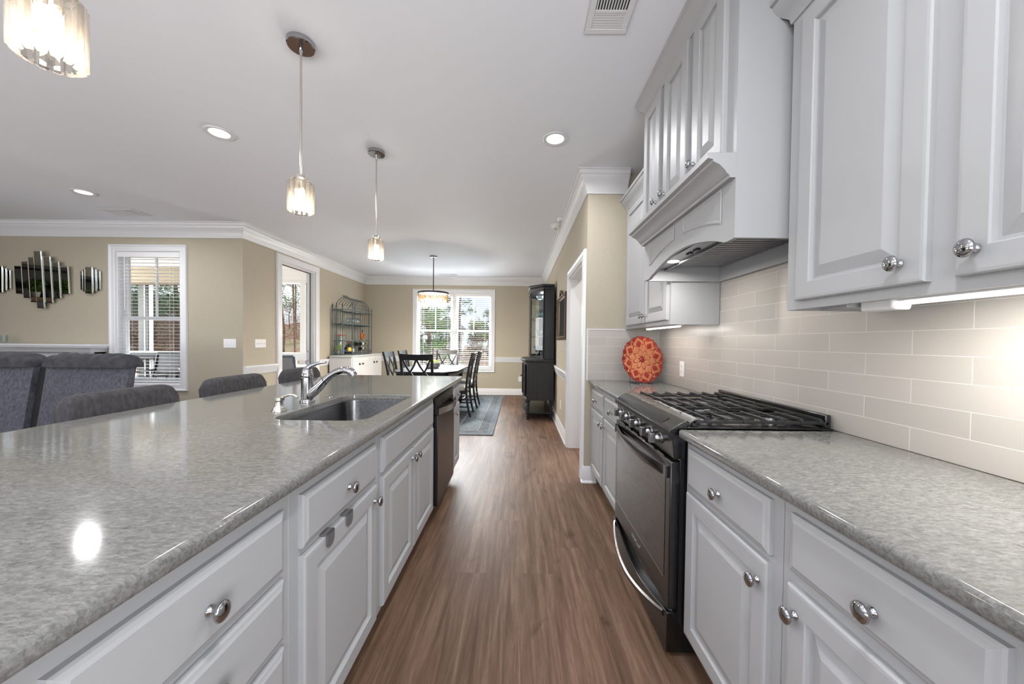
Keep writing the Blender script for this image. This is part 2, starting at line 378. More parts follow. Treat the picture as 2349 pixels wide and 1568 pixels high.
    def build(s, name, mats, parent=None, bevel=0.0, segs=2, smooth=True, angle=38, sub=0):
        me = bpy.data.meshes.new(name)
        org = ORG.get(parent.name, Vector((0, 0, 0))) if parent else getattr(s, 'org', Vector((0, 0, 0)))
        me.from_pydata([tuple(Vector(p)-org) for p in s.v], [], s.f)
        if isinstance(mats, str): mats = [mats]
        for q in mats: me.materials.append(MATS[q])
        for p, i in zip(me.polygons, s.mi): p.material_index = i
        if len(s.f) < 60000:
            bm = bmesh.new(); bm.from_mesh(me); bmesh.ops.recalc_face_normals(bm, faces=bm.faces)
            if smooth:
                th = math.radians(angle)
                for f in bm.faces: f.smooth = True
                for e in bm.edges:
                    e.smooth = len(e.link_faces) == 2 and e.calc_face_angle(0) < th
            bm.to_mesh(me); bm.free()
        o = bpy.data.objects.new(name, me); COL.objects.link(o)
        if parent: o.parent = parent; ORG[o.name] = org
        else: o.location = org; ORG[o.name] = org
        if bevel:
            md = o.modifiers.new('bevel', 'BEVEL'); md.width = bevel; md.segments = segs; md.limit_method = 'ANGLE'; md.angle_limit = math.radians(40)
            md.harden_normals = False
        if sub:
            md = o.modifiers.new('sub', 'SUBSURF'); md.levels = sub; md.render_levels = sub
        return o
def tag(o, label=None, cat=None, group=None, kind=None):
    if label: o['label'] = label
    if cat: o['category'] = cat
    if group: o['group'] = group
    if kind: o['kind'] = kind
    return o
def thing(name, label, cat, loc=(0, 0, 0), group=None):
    o = bpy.data.objects.new(name, None); COL.objects.link(o); o.location = loc; o.empty_display_size = .05
    ORG[o.name] = Vector(loc); return tag(o, label, cat, group)
def struct(name, mb, m, parent=None, **k):
    o = mb.build(name, m, parent, **k)
    if not parent: o['kind'] = 'structure'
    return o
def solo(name, mb, m, label, cat, org=(0, 0, 0), group=None, **k):
    mb.org = Vector(org); o = mb.build(name, m, None, **k); return tag(o, label, cat, group)
def copy_tree(o, parent=None):
    c = o.copy(); COL.objects.link(c)
    if parent: c.parent = parent
    ORG[c.name] = ORG.get(o.name, Vector())
    for ch in [q for q in bpy.data.objects if q.parent == o]: copy_tree(ch, c)
    return c
def dup(o, loc, rz=None, label=None, group=None):
    c = copy_tree(o); c.location = loc
    if rz is not None: c.rotation_euler = (0, 0, rz)
    if label: c['label'] = label
    if group: c['group'] = group
    return c
def rrect(x0, x1, y0, y1, r, n=6):
    pts = []
    for cx, cy, a0 in ((x1-r, y1-r, 0), (x0+r, y1-r, 90), (x0+r, y0+r, 180), (x1-r, y0+r, 270)):
        for k in range(n+1):
            a = math.radians(a0+90*k/n); pts.append((cx+r*math.cos(a), cy+r*math.sin(a)))
    return pts

# ================================================================== SETTING
ZC = 2.74
XW, XR, XL, YB, YL, YE, X0, Y0 = 1.247, .595, -3.62, 8.43, 4.69, 3.19, -7.5, -3.2
T = .14
XH = 2.3
mb = MB(); mb.box(X0-T, XH+T, Y0-T, YB+T, -.08, 0); struct('floor', mb, 'plank_floor')
mb = MB(); mb.box(X0-T, XH+T, Y0-T, YL+T, ZC, ZC+.1); mb.box(XL-T, XH+T, YL+T, YB+T, ZC, ZC+.1); struct('ceiling', mb, 'ceiling_paint')
def wall(name, plane, lo, hi, a0, a1, holes=(), z1=ZC, m='wall_paint'):
    mb = MB(); cuts = sorted(set([a0, a1] + [h[0] for h in holes] + [h[1] for h in holes]))
    for p, q in zip(cuts, cuts[1:]):
        hs = [h for h in holes if h[0] <= p and h[1] >= q]; zs = [(0, z1)]
        if hs: zs = [(0, hs[0][2]), (hs[0][3], z1)]
        for zl, zh in zs:
            if zh - zl > .01:
                if plane == 'x': mb.box(lo, hi, p, q, zl, zh)
                else: mb.box(p, q, lo, hi, zl, zh)
    return struct(name, mb, m)
WD = (-2.41, -.65, .61, 2.375)      # dining window opening x0,x1,z0,z1
WL = (-5.28, -4.43, .64, 2.375)     # living room window
DL = (5.44, 6.35, 2.43)             # opening to the porch (y0,y1,z)
DR = (3.30, 4.24, 2.0)              # hall opening
wall('wall_back', 'y', YB, YB+T, XL-T, XH, [WD])
wall('wall_left', 'x', XL-T, XL, YL, YB, [(DL[0], DL[1], 0, DL[2])])
wall('wall_living', 'y', YL, YL+T, X0, XL-T, [WL])
wall('wall_right', 'x', XR, XR+T, YE, YB, [(DR[0], DR[1], 0, DR[2])])
wall('wall_end', 'y', YE, YE+T, XR+T, XW+.01)
wall('wall_kitchen', 'x', XW+.008, XW+T, Y0, YE+T, [(-2.85, -.95, .7, 2.2)])
wall('wall_rear', 'y', Y0-T, Y0, X0, XH, [(-4.2, .9, .5, 2.5)])
wall('wall_far_left', 'x', X0-T, X0, Y0-T, YL+T, [(-1.9, .9, .5, 2.4)])
wall('wall_hall', 'x', XH, XH+T, YE, YB, m='trim_paint')
mb = MB(); mb.box(XW+T, XH, YE, YE+T, 0, ZC); struct('wall_hall_end', mb, 'wall_paint')
# backsplash
mb = MB(); mb.box(XW, XW+.008, -.35, YE-.008, .914, 1.72); struct('wall_backsplash_side', mb, 'tile_side')
mb = MB(); mb.box(.612, XW, YE-.008, YE, .914, 1.362); struct('wall_backsplash_end', mb, 'tile_end')
mb = MB(); mb.box(.604, .612, YE-.010, YE, .914, 1.362); mb.box(.604, .942, YE-.010, YE, 1.362, 1.37); struct('trim_tile_edge', mb, 'trim_paint')
# crown: profile (out, up), out to the right of travel
CR = [(0, -.185), (.012, -.185), (.014, -.165), (.022, -.155), (.026, -.13), (.050, -.085), (.075, -.062), (.078, -.045), (.088, -.040), (.092, -.012), (.105, -.008), (.105, 0), (0, 0)]
mb = MB(); mb.sweep(CR, [(X0, YL), (XL, YL), (XL, YB), (XR, YB), (XR, YE), (.94, YE)], ZC)
struct('trim_crown', mb, 'trim_paint')
mb = MB(); mb.sweep(CR, [(XW+.008, YE-.02), (XW+.008, Y0)], ZC); struct('trim_crown_kitchen', mb, 'trim_paint')
BP = [(0, 0), (.028, 0), (.028, .006), (.020, .018), (.015, .020), (.015, .115), (.010, .125), (.010, .135), (.004, .145), (0, .145)]
def base(name, path): mb = MB(); mb.sweep(BP, path, 0); struct(name, mb, 'trim_paint')
base('baseboard_living', [(X0, YL), (XL, YL), (XL, DL[0]-.11)])
base('baseboard_back', [(XL, DL[1]+.11), (XL, YB), (XR, YB), (XR, DR[1]+.105)])
base('baseboard_end', [(XR, DR[0]-.08), (XR, YE), (.70, YE)])
RP = [(0, 0), (.012, .002), (.014, .03), (.024, .045), (.026, .075), (.040, .095), (.040, .108), (.030, .118), (0, .12)]
def rail(name, path): mb = MB(); mb.sweep(RP, path, .765); struct(name, mb, 'trim_paint')
rail('trim_rail_left', [(XL, YL), (XL, DL[0]-.11)])
rail('trim_rail_window_left', [(XL, DL[1]+.11), (XL, YB), (WD[0]-.09, YB)])
rail('trim_rail_back', [(WD[1]+.09, YB), (XR, YB), (XR, DR[1]+.105)])
# casings
CP = [(0, 0), (0, .022), (.012, .026), (.030, .018), (.065, .016), (.078, .026), (.092, .026), (.100, .012), (.100, 0)]
def casing(mb, plane, face, sgn, a0, a1, z0, z1, w=.10, bottom=True):
    """mitred frame around an opening, lying on the wall face"""
    s = w/.10; loop = [(a0, z0), (a0, z1), (a1, z1), (a1, z0)]
    out = [(-1, -1), (-1, 1), (1, 1), (1, -1)]
    rings = []
    for (a, z), (oa, oz) in zip(loop, out):
        if not bottom and oz == -1: oz = 0
        ring = []
        for o, h in CP:
            pa, pz, d = a+oa*o*s, z+oz*o*s, face+sgn*h
            ring.append((d, pa, pz) if plane == 'x' else (pa, d, pz))
        rings.append(ring)
    if bottom: rings.append(rings[0])
    mb.loft(rings, not bottom, not bottom)
def jambs(mb, plane, lo, hi, a0, a1, z0, z1, t=.018, bottom=True):
    def b(p, q, r, s_):
        if plane == 'x': mb.box(lo, hi, p, q, r, s_)
        else: mb.box(p, q, lo, hi, r, s_)
    zb = z0+t if bottom else z0
    b(a0, a0+t, zb, z1-t); b(a1-t, a1, zb, z1-t); b(a0, a1, z1-t, z1)
    if bottom: b(a0, a1, z0, z0+t)
mb = MB(); casing(mb, 'x', XR, -1, DR[0], DR[1], 0, DR[2], .085, False); casing(mb, 'x', XR+T, 1, DR[0], DR[1], 0, DR[2], .085, False)
jambs(mb, 'x', XR, XR+T, DR[0], DR[1], 0, DR[2], .02, False); d = struct('door_1', mb, 'trim_paint')
mb = MB(); mb.box(XR+T+.012, XR+T+.03, DR[1]-.035, DR[1]-.025, .05, .13); struct('hinge', mb, 'black_metal', d)
mb = MB(); casing(mb, 'x', XL, 1, DL[0], DL[1], 0, DL[2], .11, False); jambs(mb, 'x', XL-T, XL, DL[0], DL[1], 0, DL[2], .02, False)
mb.box(XL-.10, XL-.075, DL[1]-.032, DL[1]-.02, 0, DL[2]-.02); d = struct('door_2', mb, 'trim_paint')
mb = MB(); mb.box(XL-.075, XL-.066, DL[1]-.030, DL[1]-.02, 0, DL[2]-.02); mb.box(XL-.075, XL-.066, DL[0]+.02, DL[1]-.02, DL[2]-.030, DL[2]-.02)
struct('weatherstrip', mb, 'rubber', d)
mb = MB(); [mb.box(XL-.11, XL-.085, DL[1]-.03, DL[1]-.015, z, z+.03) for z in (1.02, .86)]; struct('strike_plate', mb, 'black_metal', d)

def window(name, face, yin, x0, x1, z0, z1, units, sgn=1):
    """double-hung units in a wall whose inner face is y=face"""
    mb = MB(); casing(mb, 'y', face, -1, x0, x1, z0, z1, .09); jambs(mb, 'y', face, face+.14, x0, x1, z0, z1, .015)
    root = struct(name, mb, 'trim_paint'); n = units; mul = .09; wu = (x1-x0-.03-mul*(n-1))/n; zm = (z0+z1)/2
    if n > 1: mb = MB(); mb.box(x0+.015+wu, x0+.015+wu+mul, face+.03, face+.13, z0, z1); struct('mullion', mb, 'trim_paint', root)
    for k in range(n):
        a = x0+.015+k*(wu+mul); b_ = a+wu
        for (q0, q1, dy) in ((zm-.02, z1-.015, .088), (z0+.015, zm+.02, .055)):
            mb = MB(); y = face+dy; s_ = .045
            mb.box(a, a+s_, y, y+.03, q0, q1); mb.box(b_-s_, b_, y, y+.03, q0, q1); mb.box(a+s_, b_-s_, y, y+.03, q1-s_, q1); mb.box(a+s_, b_-s_, y, y+.03, q0, q0+s_)
            if dy > .07: mb.box((a+b_)/2-.011, (a+b_)/2+.011, y+.005, y+.025, q0+s_, q1-s_)
            sash = struct('sash', mb, 'trim_paint', root)
            mb = MB(); mb.box(a+s_, b_-s_, y+.012, y+.017, q0+s_, q1-s_); struct('glass', mb, 'pane', sash)
    return root
window('window_1', YB, None, *WD[:2], *WD[2:], 2)
window('window_2', YL, None, *WL[:2], *WL[2:], 1)
def blinds(label, x0, x1, z0, z1, y, tilt, cords):
    t_ = thing('window_blind', label, 'blind', ((x0+x1)/2, y, z1))
    mb = MB(); mb.box(x0, x1, y-.03, y+.03, z1-.06, z1); mb.build('headrail', 'blind_white', t_, bevel=.003)
    mb = MB(); z = z1-.085; ct, st = math.cos(tilt), math.sin(tilt)
    while z > z0+.03:
        w = .024; mb.add([(x, y+s*w*ct, z+s*w*st+o) for x in (x0+.004, x1-.004) for s, o in ((-1, -.0012), (1, -.0012), (1, .0012), (-1, .0012))],
               [(0, 1, 2, 3), (7, 6, 5, 4), (0, 4, 5, 1), (1, 5, 6, 2), (2, 6, 7, 3), (3, 7, 4, 0)]); z -= .0445
    mb.build('slats', 'blind_white', t_, smooth=False)
    mb = MB(); mb.box(x0, x1, y-.025, y+.025, z0+.005, z0+.022); mb.build('bottom_rail', 'blind_white', t_, bevel=.003)
    mb = MB(); [mb.cyl((x, yy, z0+.02), (x, yy, z1-.06), .0012, n=5) for x in cords for yy in (y-.026, y+.026)]; mb.build('ladder_cords', 'blind_white', t_)
    mb = MB(); mb.cyl((x0+.10, y-.035, z1-.75), (x0+.10, y-.035, z1-.06), .004, n=6); mb.build('tilt_wand', 'blind_white', t_)
blinds('white slatted blind in the dining room window, left pane', WD[0]+.018, (WD[0]+WD[1])/2-.006, WD[2]+.016, WD[3]-.016, YB+.02, 0.0, [-2.25, -1.68])
blinds('white slatted blind in the dining room window, right pane', (WD[0]+WD[1])/2+.006, WD[1]-.018, WD[2]+.016, WD[3]-.016, YB+.02, 0.0, [-1.37, -.80])
blinds('white slatted blind in the tall living room window', WL[0]+.018, WL[1]-.018, WL[2]+.016, WL[3]-.016, YL+.022, 0.0, [-5.13, -4.58])

# ------------------------------------------------------------------ ceiling fittings
def downlight(label, x, y, w=10):
    t_ = thing('recessed_light', label, 'ceiling light', (x, y, ZC), 'recessed ceiling lights')
    mb = MB(); mb.lathe([(.092, ZC-.002), (.092, ZC-.008), (.085, ZC-.011), (.064, ZC-.006), (.062, ZC-.002)], (x, y, 0), n=32); mb.build('trim_ring', 'trim_paint', t_)
    mb = MB(); mb.lathe([(.062, ZC-.0035), (.062, ZC-.005), (.001, ZC-.005)], (x, y, 0), n=32); mb.build('lens', 'lens_glow', t_)
    lamp('recessed_lamp', 'AREA', (x, y, ZC-.016), w, (.98, .985, 1), shape='DISK', size=.12, spread=math.radians(165))
downlight('recessed ceiling light nearest the tall wall cabinets', .25, 2.66)
downlight('recessed ceiling light above the island bar stools', -2.19, 2.62)
downlight('recessed ceiling light over the living room sofa', -4.50, 3.70)
for x, y in ((.25, .3), (-2.19, .3), (-4.6, .9), (-6.6, 2.2), (-.9, -1.8), (-4.2, -1.8)):  # added lamps at unseen ceiling positions, no fixtures modelled
    lamp('recessed_lamp', 'AREA', (x, y, ZC-.016), 10, (.98, .985, 1), shape='DISK', size=.12, spread=math.radians(165))
lamp('hall_fill', 'AREA', (1.5, 5.0, ZC-.03), 25, (1, .97, .93), shape='DISK', size=.3)  # added unseen lamp to light the hall
lamp('hall_fill', 'AREA', (1.5, 3.8, ZC-.03), 12, (1, .97, .93), shape='DISK', size=.3)  # second added lamp for the hall
def vent(label, x0, x1, y0, y1, kitchen=False, long_x=False):
    t_ = thing('ceiling_vent', label, 'vent', ((x0+x1)/2, (y0+y1)/2, ZC))
    mb = MB(); e = .028; mb.box(x0, x1, y0, y1, ZC-.0035, ZC-.001); mb.build('grille_back', 'dull_gray' if not kitchen else 'black_metal', t_)
    mb = MB(); mb.box(x0, x1, y0, y0+e, ZC-.008, ZC-.003); mb.box(x0, x1, y1-e, y1, ZC-.008, ZC-.003); mb.box(x0, x0+e, y0+e, y1-e, ZC-.008, ZC-.003); mb.box(x1-e, x1, y0+e, y1-e, ZC-.008, ZC-.003)
    mb.build('vent_frame', 'trim_paint', t_, bevel=.002)
    mb = MB()
    if kitchen:
        ym = y1-.028-.095; k = x0+e+.003
        while k < x1-e-.006: mb.box(k, k+.0055, y0+e, ym, ZC-.007, ZC-.003); k += .0125
        mb.box(x0+e, x1-e, ym, ym+.012, ZC-.008, ZC-.003); k = ym+.014
        while k < y1-e-.004: mb.box(x0+e, x1-e, k, k+.0105, ZC-.0065, ZC-.003); k += .0135
    else:
        if long_x:
            k = x0+e+.004; 
            while k < x1-e-.01: mb.box(k, k+.009, y0+e, y1-e, ZC-.007, ZC-.003); k += .014 if k < x0+(x1-x0)*.66 else .022
        else:
            k = y0+e+.004
            while k < y1-e-.01: mb.box(x0+e, x1-e, k, k+.009, ZC-.007, ZC-.003); k += .014
    mb.build('louvers', 'trim_paint', t_)
vent('white ceiling vent above the aisle beside the range hood', .298, .495, 1.40, 1.758, True)
vent('white ceiling vent near the living room window', -4.92, -4.50, 4.16, 4.40, long_x=True)
vent('small white ceiling vent in front of the dining window', -1.80, -1.40, 8.02, 8.16, long_x=True)
def detector(x, y, r, h, label, dome):
    t_ = thing('smoke_detector', label, 'smoke detector', (x, y, ZC))
    mb = MB(); mb.lathe([(r, ZC-.001), (r, ZC-.012), (r*.96, ZC-.018), (r*.9, ZC-.02)], (x, y, 0), n=28); mb.build('base_plate', 'white_plastic', t_)
    mb = MB(); mb.lathe([(r*.82, ZC-.02), (r*.82, ZC-h*.7), (r*.6, ZC-h), (.001, ZC-h)], (x, y, 0), n=28); mb.build('housing', 'white_plastic', t_)
    mb = MB(); mb.lathe([(r*.2, ZC-h), (r*.15, ZC-h-.004), (.001, ZC-h-.004)], (x, y, 0), n=12); mb.build('test_button', 'dull_gray', t_)
detector(.455, 4.60, .070, .05, 'larger white smoke detector beside the crown moulding', 1)
detector(.475, 4.82-.40-.12+.30, .048, .03, 'smaller round white sensor next to the smoke detector', 0) if False else detector(.492, 4.36, .045, .032, 'smaller round white sensor next to the smoke detector', 0)

def pendant(x, y, label, zb=1.885, lean=0):
    t_ = thing('pendant_light', label, 'pendant light', (x, y, ZC), 'crystal pendants over the island')
    mb = MB(); mb.lathe([(.064, ZC-.001), (.064, ZC-.024), (.060, ZC-.028), (.001, ZC-.028)], (x, y, 0), n=40); mb.build('canopy', 'chrome', t_)
    mb = MB(); mb.lathe([(.009, ZC-.028), (.009, ZC-.05), (.006, ZC-.055), (.006, ZC-.075), (.004, ZC-.08)], (x, y, 0), n=12); mb.build('swivel', 'chrome', t_)
    zt = zb+.165
    mb = MB(); mb.cyl((x, y, zt+.02), (x, y, ZC-.075), .0052, n=12); mb.build('rod', 'nickel', t_)
    mb = MB(); mb.lathe([(.006, zt+.03), (.012, zt+.025), (.033, zt+.02), (.035, zt+.004), (.028, zt), (.02, zt-.02), (.018, zt-.045), (.001, zt-.045)], (x, y, 0), n=28); mb.build('socket_cap', 'nickel', t_)
    sh = None
    for k in range(14):
        a = 2*PI*k/14; c, s = math.cos(a), math.sin(a); R = .053; w = .0118
        mb = MB(); rings = []
        for z, g in ((zb, .55), (zb+.010, 1.0), (zt-.018, 1.0), (zt-.004, .62)):
            rr = R if g > .9 else R-.010
            pr = [(-w*g, -.003), (-w*g*.5, .007*g), (w*g*.5, .007*g), (w*g, -.003), (w*g*.4, -.007*g), (-w*g*.4, -.007*g)]
            rings.append([(x+c*(rr+o)-s*u, y+s*(rr+o)+c*u, z) for u, o in pr])
        mb.loft(rings); mb.build('crystal_bar', 'crystal', t_, smooth=False)
    mb = MB(); mb.ball((x, y, zb+.085), .019, sc=(1, 1, 1.9)); mb.build('bulb', 'bulb_glow', t_)
    lamp('pendant_lamp', 'POINT', (x, y, zb+.015), 4.5, (1, .86, .68), shadow_soft_size=.03)
pendant(-1.085, .83, 'crystal pendant light nearest the camera, cut by the frame top', 1.875)
pendant(-1.112, 1.825, 'crystal pendant light in the middle, above the sink faucet')
pendant(-1.143, 2.86, 'crystal pendant light farthest down the island')

t_ = thing('chandelier', 'round two-tier crystal chandelier hanging over the dining table', 'chandelier', (-1.525, 6.37, ZC)); x, y = -1.525, 6.37
mb = MB(); mb.lathe([(.065, ZC-.001), (.065, ZC-.025), (.001, ZC-.028)], (x, y, 0), n=28); mb.build('canopy', 'chrome', t_)
mb = MB(); mb.cyl((x, y, 2.10), (x, y, ZC-.02), .008, n=8); mb.build('rod', 'black_metal', t_)
mb = MB(); mb.lathe([(.262, 2.075), (.268, 2.075), (.268, 2.105), (.262, 2.105)], (x, y, 0), n=48, caps=False)
for k in range(3): a = PI*k/3; mb.bar((x+.262*math.cos(a), y+.262*math.sin(a), 2.10), (x-.262*math.cos(a), y-.262*math.sin(a), 2.10), .012, .012)
mb.build('ring_frame', 'black_metal', t_)
mb = MB(); mb.lathe([(.001, 2.086), (.258, 2.086), (.258, 2.092), (.001, 2.092)], (x, y, 0), n=40); mb.build('uplight_shield', 'dull_gray', t_)  # plate added to keep the lamp's upward light off the ceiling
for R, z0, z1, n, mm in ((.255, 1.93, 2.08, 40, 'smoky_crystal'), (.235, 1.835, 1.985, 36, 'crystal')):
    for k in range(n):
        a = 2*PI*k/n; c, s = math.cos(a), math.sin(a); w = .013; mb = MB()
        rings = [[(x+c*(R+o)-s*u*g, y+s*(R+o)+c*u*g, z) for u, o in ((-w, -.002), (0, .006), (w, -.002), (0, -.006))] for z, g in ((z0, .4), (z0+.012, 1), (z1-.01, 1), (z1, .5))]
        mb.loft(rings); mb.build('crystal_bar', mm, t_, smooth=False)
for k in range(5):
    a = 2*PI*k/5; px, py = x+.12*math.cos(a), y+.12*math.sin(a)
    mb = MB(); mb.ball((px, py, 1.98), .022, sc=(1, 1, 1.6)); mb.build('bulb', 'bulb_warm', t_)
lamp('chandelier_lamp', 'POINT', (x, y, 1.92), 115, (1, .92, .82), shadow_soft_size=.08)
lamp('chandelier_fill', 'AREA', (x, y, 1.815), 25, (1, .95, .88), shape='DISK', size=.4)  # added fill disc under the crystals, lights table and walls

# ================================================================== CABINETS
def face_panel(mb, sx, xf, y0, y1, z0, z1, t=.019, style='raised', back=None):
    """door or drawer front lying on plane x=xf (its back), facing sx (-1 or +1)"""
    if style == 'raised': R = [(0, 0), (0, t-.005), (.0035, t-.001), (.010, t), (.055, t), (.058, t-.003), (.061, t-.012), (.067, t-.012), (.100, t-.001)]
    elif style == 'slab': R = [(0, 0), (0, t-.008), (.004, t-.005), (.011, t-.003), (.017, t)]
    else: R = [(0, 0), (0, t-.002), (.002, t), (.050, t), (.054, t-.007), (.070, t-.007)]
    rings = [[(xf+sx*h, y0+i, z0+i), (xf+sx*h, y1-i, z0+i), (xf+sx*h, y1-i, z1-i), (xf+sx*h, y0+i, z1-i)] for i, h in R]
    return mb.loft(rings)
def knob(parent, sx, xf, y, z, m='chrome', s=1.0):
    mb = MB(); c = (xf, y, z)
    prof = [(.001, 0), (.009*s, 0), (.009*s, sx*.003), (.0055*s, sx*.006), (.0045*s, sx*.014), (.009*s, sx*.018), (.0155*s, sx*.020), (.0175*s, sx*.0235), (.0160*s, sx*.028), (.009*s, sx*.031), (.001, sx*.032)]
    mb.lathe(prof, c, 'x', 20); 
    mb.v = [(a, b_, z + (c_-z)*1.12) for a, b_, c_ in mb.v]
    mb.build('knob', m, parent, angle=60)
def base_cab(label, sx, y0, y1, fronts, depth=.58, xf=None, z0=.115, z1=.8818, cat='cabinet', name='base_cabinet', group=None, open_top=False):
    """sx: the way the fronts face; fronts: (kind, y0, y1, z0, z1, knob_y, knob_z)"""
    xf = xf if xf is not None else (.662 if sx < 0 else -.571)
    t_ = thing(name, label, cat, (xf-sx*depth/2, (y0+y1)/2, 0), group)
    mb = MB()
    if open_top:
        for q in ((xf, xf-sx*.018, y0, y1), (xf-sx*(depth-.018), xf-sx*depth, y0, y1), (xf-sx*.018, xf-sx*(depth-.018), y0, y0+.018), (xf-sx*.018, xf-sx*(depth-.018), y1-.018, y1)): mb.box(*q, z0, z1)
        mb.box(xf-sx*.018, xf-sx*(depth-.018), y0+.018, y1-.018, z0, z0+.018)
    else: mb.box(xf, xf-sx*depth, y0, y1, z0, z1)
    mb.box(xf-sx*.075, xf-sx*depth, y0, y1, 0, z0); mb.build('carcass', 'cabinet_paint', t_, bevel=.001)
    for kind, a, b_, c, d_, ky, kz in fronts:
        mb = MB(); face_panel(mb, sx, xf, a, b_, c, d_, style='raised' if kind == 'door' else 'slab')
        o = mb.build(kind if kind != 'panel' else 'false_front', 'cabinet_paint', t_, smooth=False)
        if ky is not None: knob(o, sx, xf+sx*.019, ky, kz)
    return t_
# island
D1, D2 = (.697, .842), (.138, .678)
base_cab('island cabinet nearest the camera, mostly outside the picture', 1, -.20, .385, [('drawer', -.17, .355, *D1, .09, .765), ('door', -.17, .085, *D2, .05, .62), ('door', .10, .355, *D2, .135, .62)])
base_cab('white island drawer stack nearest the camera', 1, .388, .885, [('drawer', .418, .85, .690, .837, .634, .757), ('drawer', .418, .85, .524, .671, .634, .60), ('drawer', .418, .85, .350, .506, .634, .43), ('drawer', .418, .85, .138, .332, .634, .235)])
base_cab('white island cabinet with a towel hook over its door', 1, .8855, 1.438, [('drawer', .925, 1.405, .700, .842, 1.165, .765), ('door', .925, 1.405, *D2, 1.375, .625)])
base_cab('white island sink cabinet with two doors', 1, 1.4385, 2.395, [('panel', 1.476, 2.345, .700, .845, None, None), ('door', 1.476, 1.902, *D2, 1.872, .63), ('door', 1.914, 2.345, *D2, 1.944, .63)], open_top=True)
base_cab('narrow white island cabinet beyond the dishwasher', 1, 3.05, 3.395, [('drawer', 3.085, 3.375, .705, .835, 3.23, .765), ('door', 3.085, 3.375, *D2, 3.11, .62)])
mb = MB(); mb.box(-1.154, -1.45, -.20, 3.395, 0, .8818); solo('island_panel', mb, 'cabinet_paint', 'white back panel of the island below the seating overhang', 'panel', (-1.3, 1.6, 0))
# over-door hooks
t_ = thing('towel_hook', 'pair of grey hooks over the top of the island cabinet door', 'towel hook', (-.56, 1.1, .68))
for y in (1.045, 1.165):
    mb = MB(); mb.box(-.5905, -.5515+.0045, y-.021, y+.021, .6795, .6835)
    pl = [(y-.021, .6835), (y+.021, .6835), (y+.021, .655), (y+.016, .645), (y+.007, .640), (y-.007, .640), (y-.016, .645), (y-.021, .655)]
    mb.prism(pl, -.5515, -.547, 'yz'); mb.build('hook', 'gray_hook', t_, bevel=.001)
# worktops
def top_slab(name, label, x0, x1, y0, y1, r, hole, z0, z1, org):
    mb = MB(); R = [(.006, z0), (.002, z0+.003), (0, z0+.008), (0, z1-.010), (.0015, z1-.0055), (.005, z1-.0018), (.011, z1), (.0135, z1)]
    ring = lambda i, z: [(px, py, z) for px, py in rrect(x0+i, x1-i, y0+i, y1-i, max(r-i, .0015), 4)]
    mb.loft([ring(i, z) for i, z in R], False, False)
    loops = {z0: rrect(x0+.006, x1-.006, y0+.006, y1-.006, max(r-.006, .0015), 4), z1: rrect(x0+.0135, x1-.0135, y0+.0135, y1-.0135, max(r-.0135, .0015), 4)}
    hl_ = {}
    if hole:
        hx0, hx1, hy0, hy1, hr = hole; q = [(.0, z0), (0, z1-.004), (.0012, z1-.0012), (.004, z1), (.0065, z1)]
        hr_ = lambda i: rrect(hx0-i, hx1+i, hy0-i, hy1+i, hr+i, 8)
        mb.loft([[(px, py, z) for px, py in hr_(i)] for i, z in q], False, False); hl_ = {z0: hr_(0), z1: hr_(.0065)}
    for z, lp in loops.items():
        ls = [lp] + ([hl_[z]] if hole else []); flat = [p for l in ls for p in l]
        mb.add([(px, py, z) for px, py in flat], [tuple(t_) for t_ in tessellate_polygon([[Vector((p[0], p[1], 0)) for p in l] for l in ls])])
    me_v = mb.v; mb.org = Vector(org)
    o = mb.build(name, ['quartz'], None, angle=50); bm = bmesh.new(); bm.from_mesh(o.data); bmesh.ops.remove_doubles(bm, verts=bm.verts, dist=1e-5); bmesh.ops.recalc_face_normals(bm, faces=bm.faces)
    for f in bm.faces: f.smooth = True
    for e_ in bm.edges: e_.smooth = len(e_.link_faces) == 2 and e_.calc_face_angle(0) < math.radians(50)
    bm.to_mesh(o.data); bm.free(); return tag(o, label, 'worktop')
top_slab('worktop', 'speckled grey quartz worktop of the kitchen island', -1.79, -.533, -.28, 3.425, .025, (-1.040, -.640, 1.475, 2.185, .075), .882, .914, (-1.16, 1.57, .884))
top_slab('worktop', 'quartz worktop on the near side of the range', .623, 1.246, -.32, 1.398, .016, None, .882, .914, (.93, .54, .884))
top_slab('worktop', 'quartz worktop in the far corner under the red plate', .623, 1.246, 2.200, 3.181, .012, None, .882, .914, (.93, 2.69, .884))
# sink
mb = MB(); rings = []
for g, z, r in ((.028, .882, .10), (.004, .882, .078), (.002, .875, .076), (-.004, .72, .072), (-.018, .695, .06), (-.05, .684, .04), (-.15, .680, .02)):
    rings.append([(px, py, z) for px, py in rrect(-1.040-g, -.640+g, 1.475-g, 2.185+g, r, 6)])
mb.loft(rings, False, True)
t_ = thing('sink', 'undermount stainless steel sink in the island worktop', 'sink', (-.84, 1.83, .68))
mb.build('basin', 'steel_sink', t_, angle=60)
mb = MB(); mb.lathe([(.001, .683), (.03, .683), (.042, .686), (.042, .681)], (-.84, 1.83, 0), n=24); mb.build('drain', 'chrome', t_)
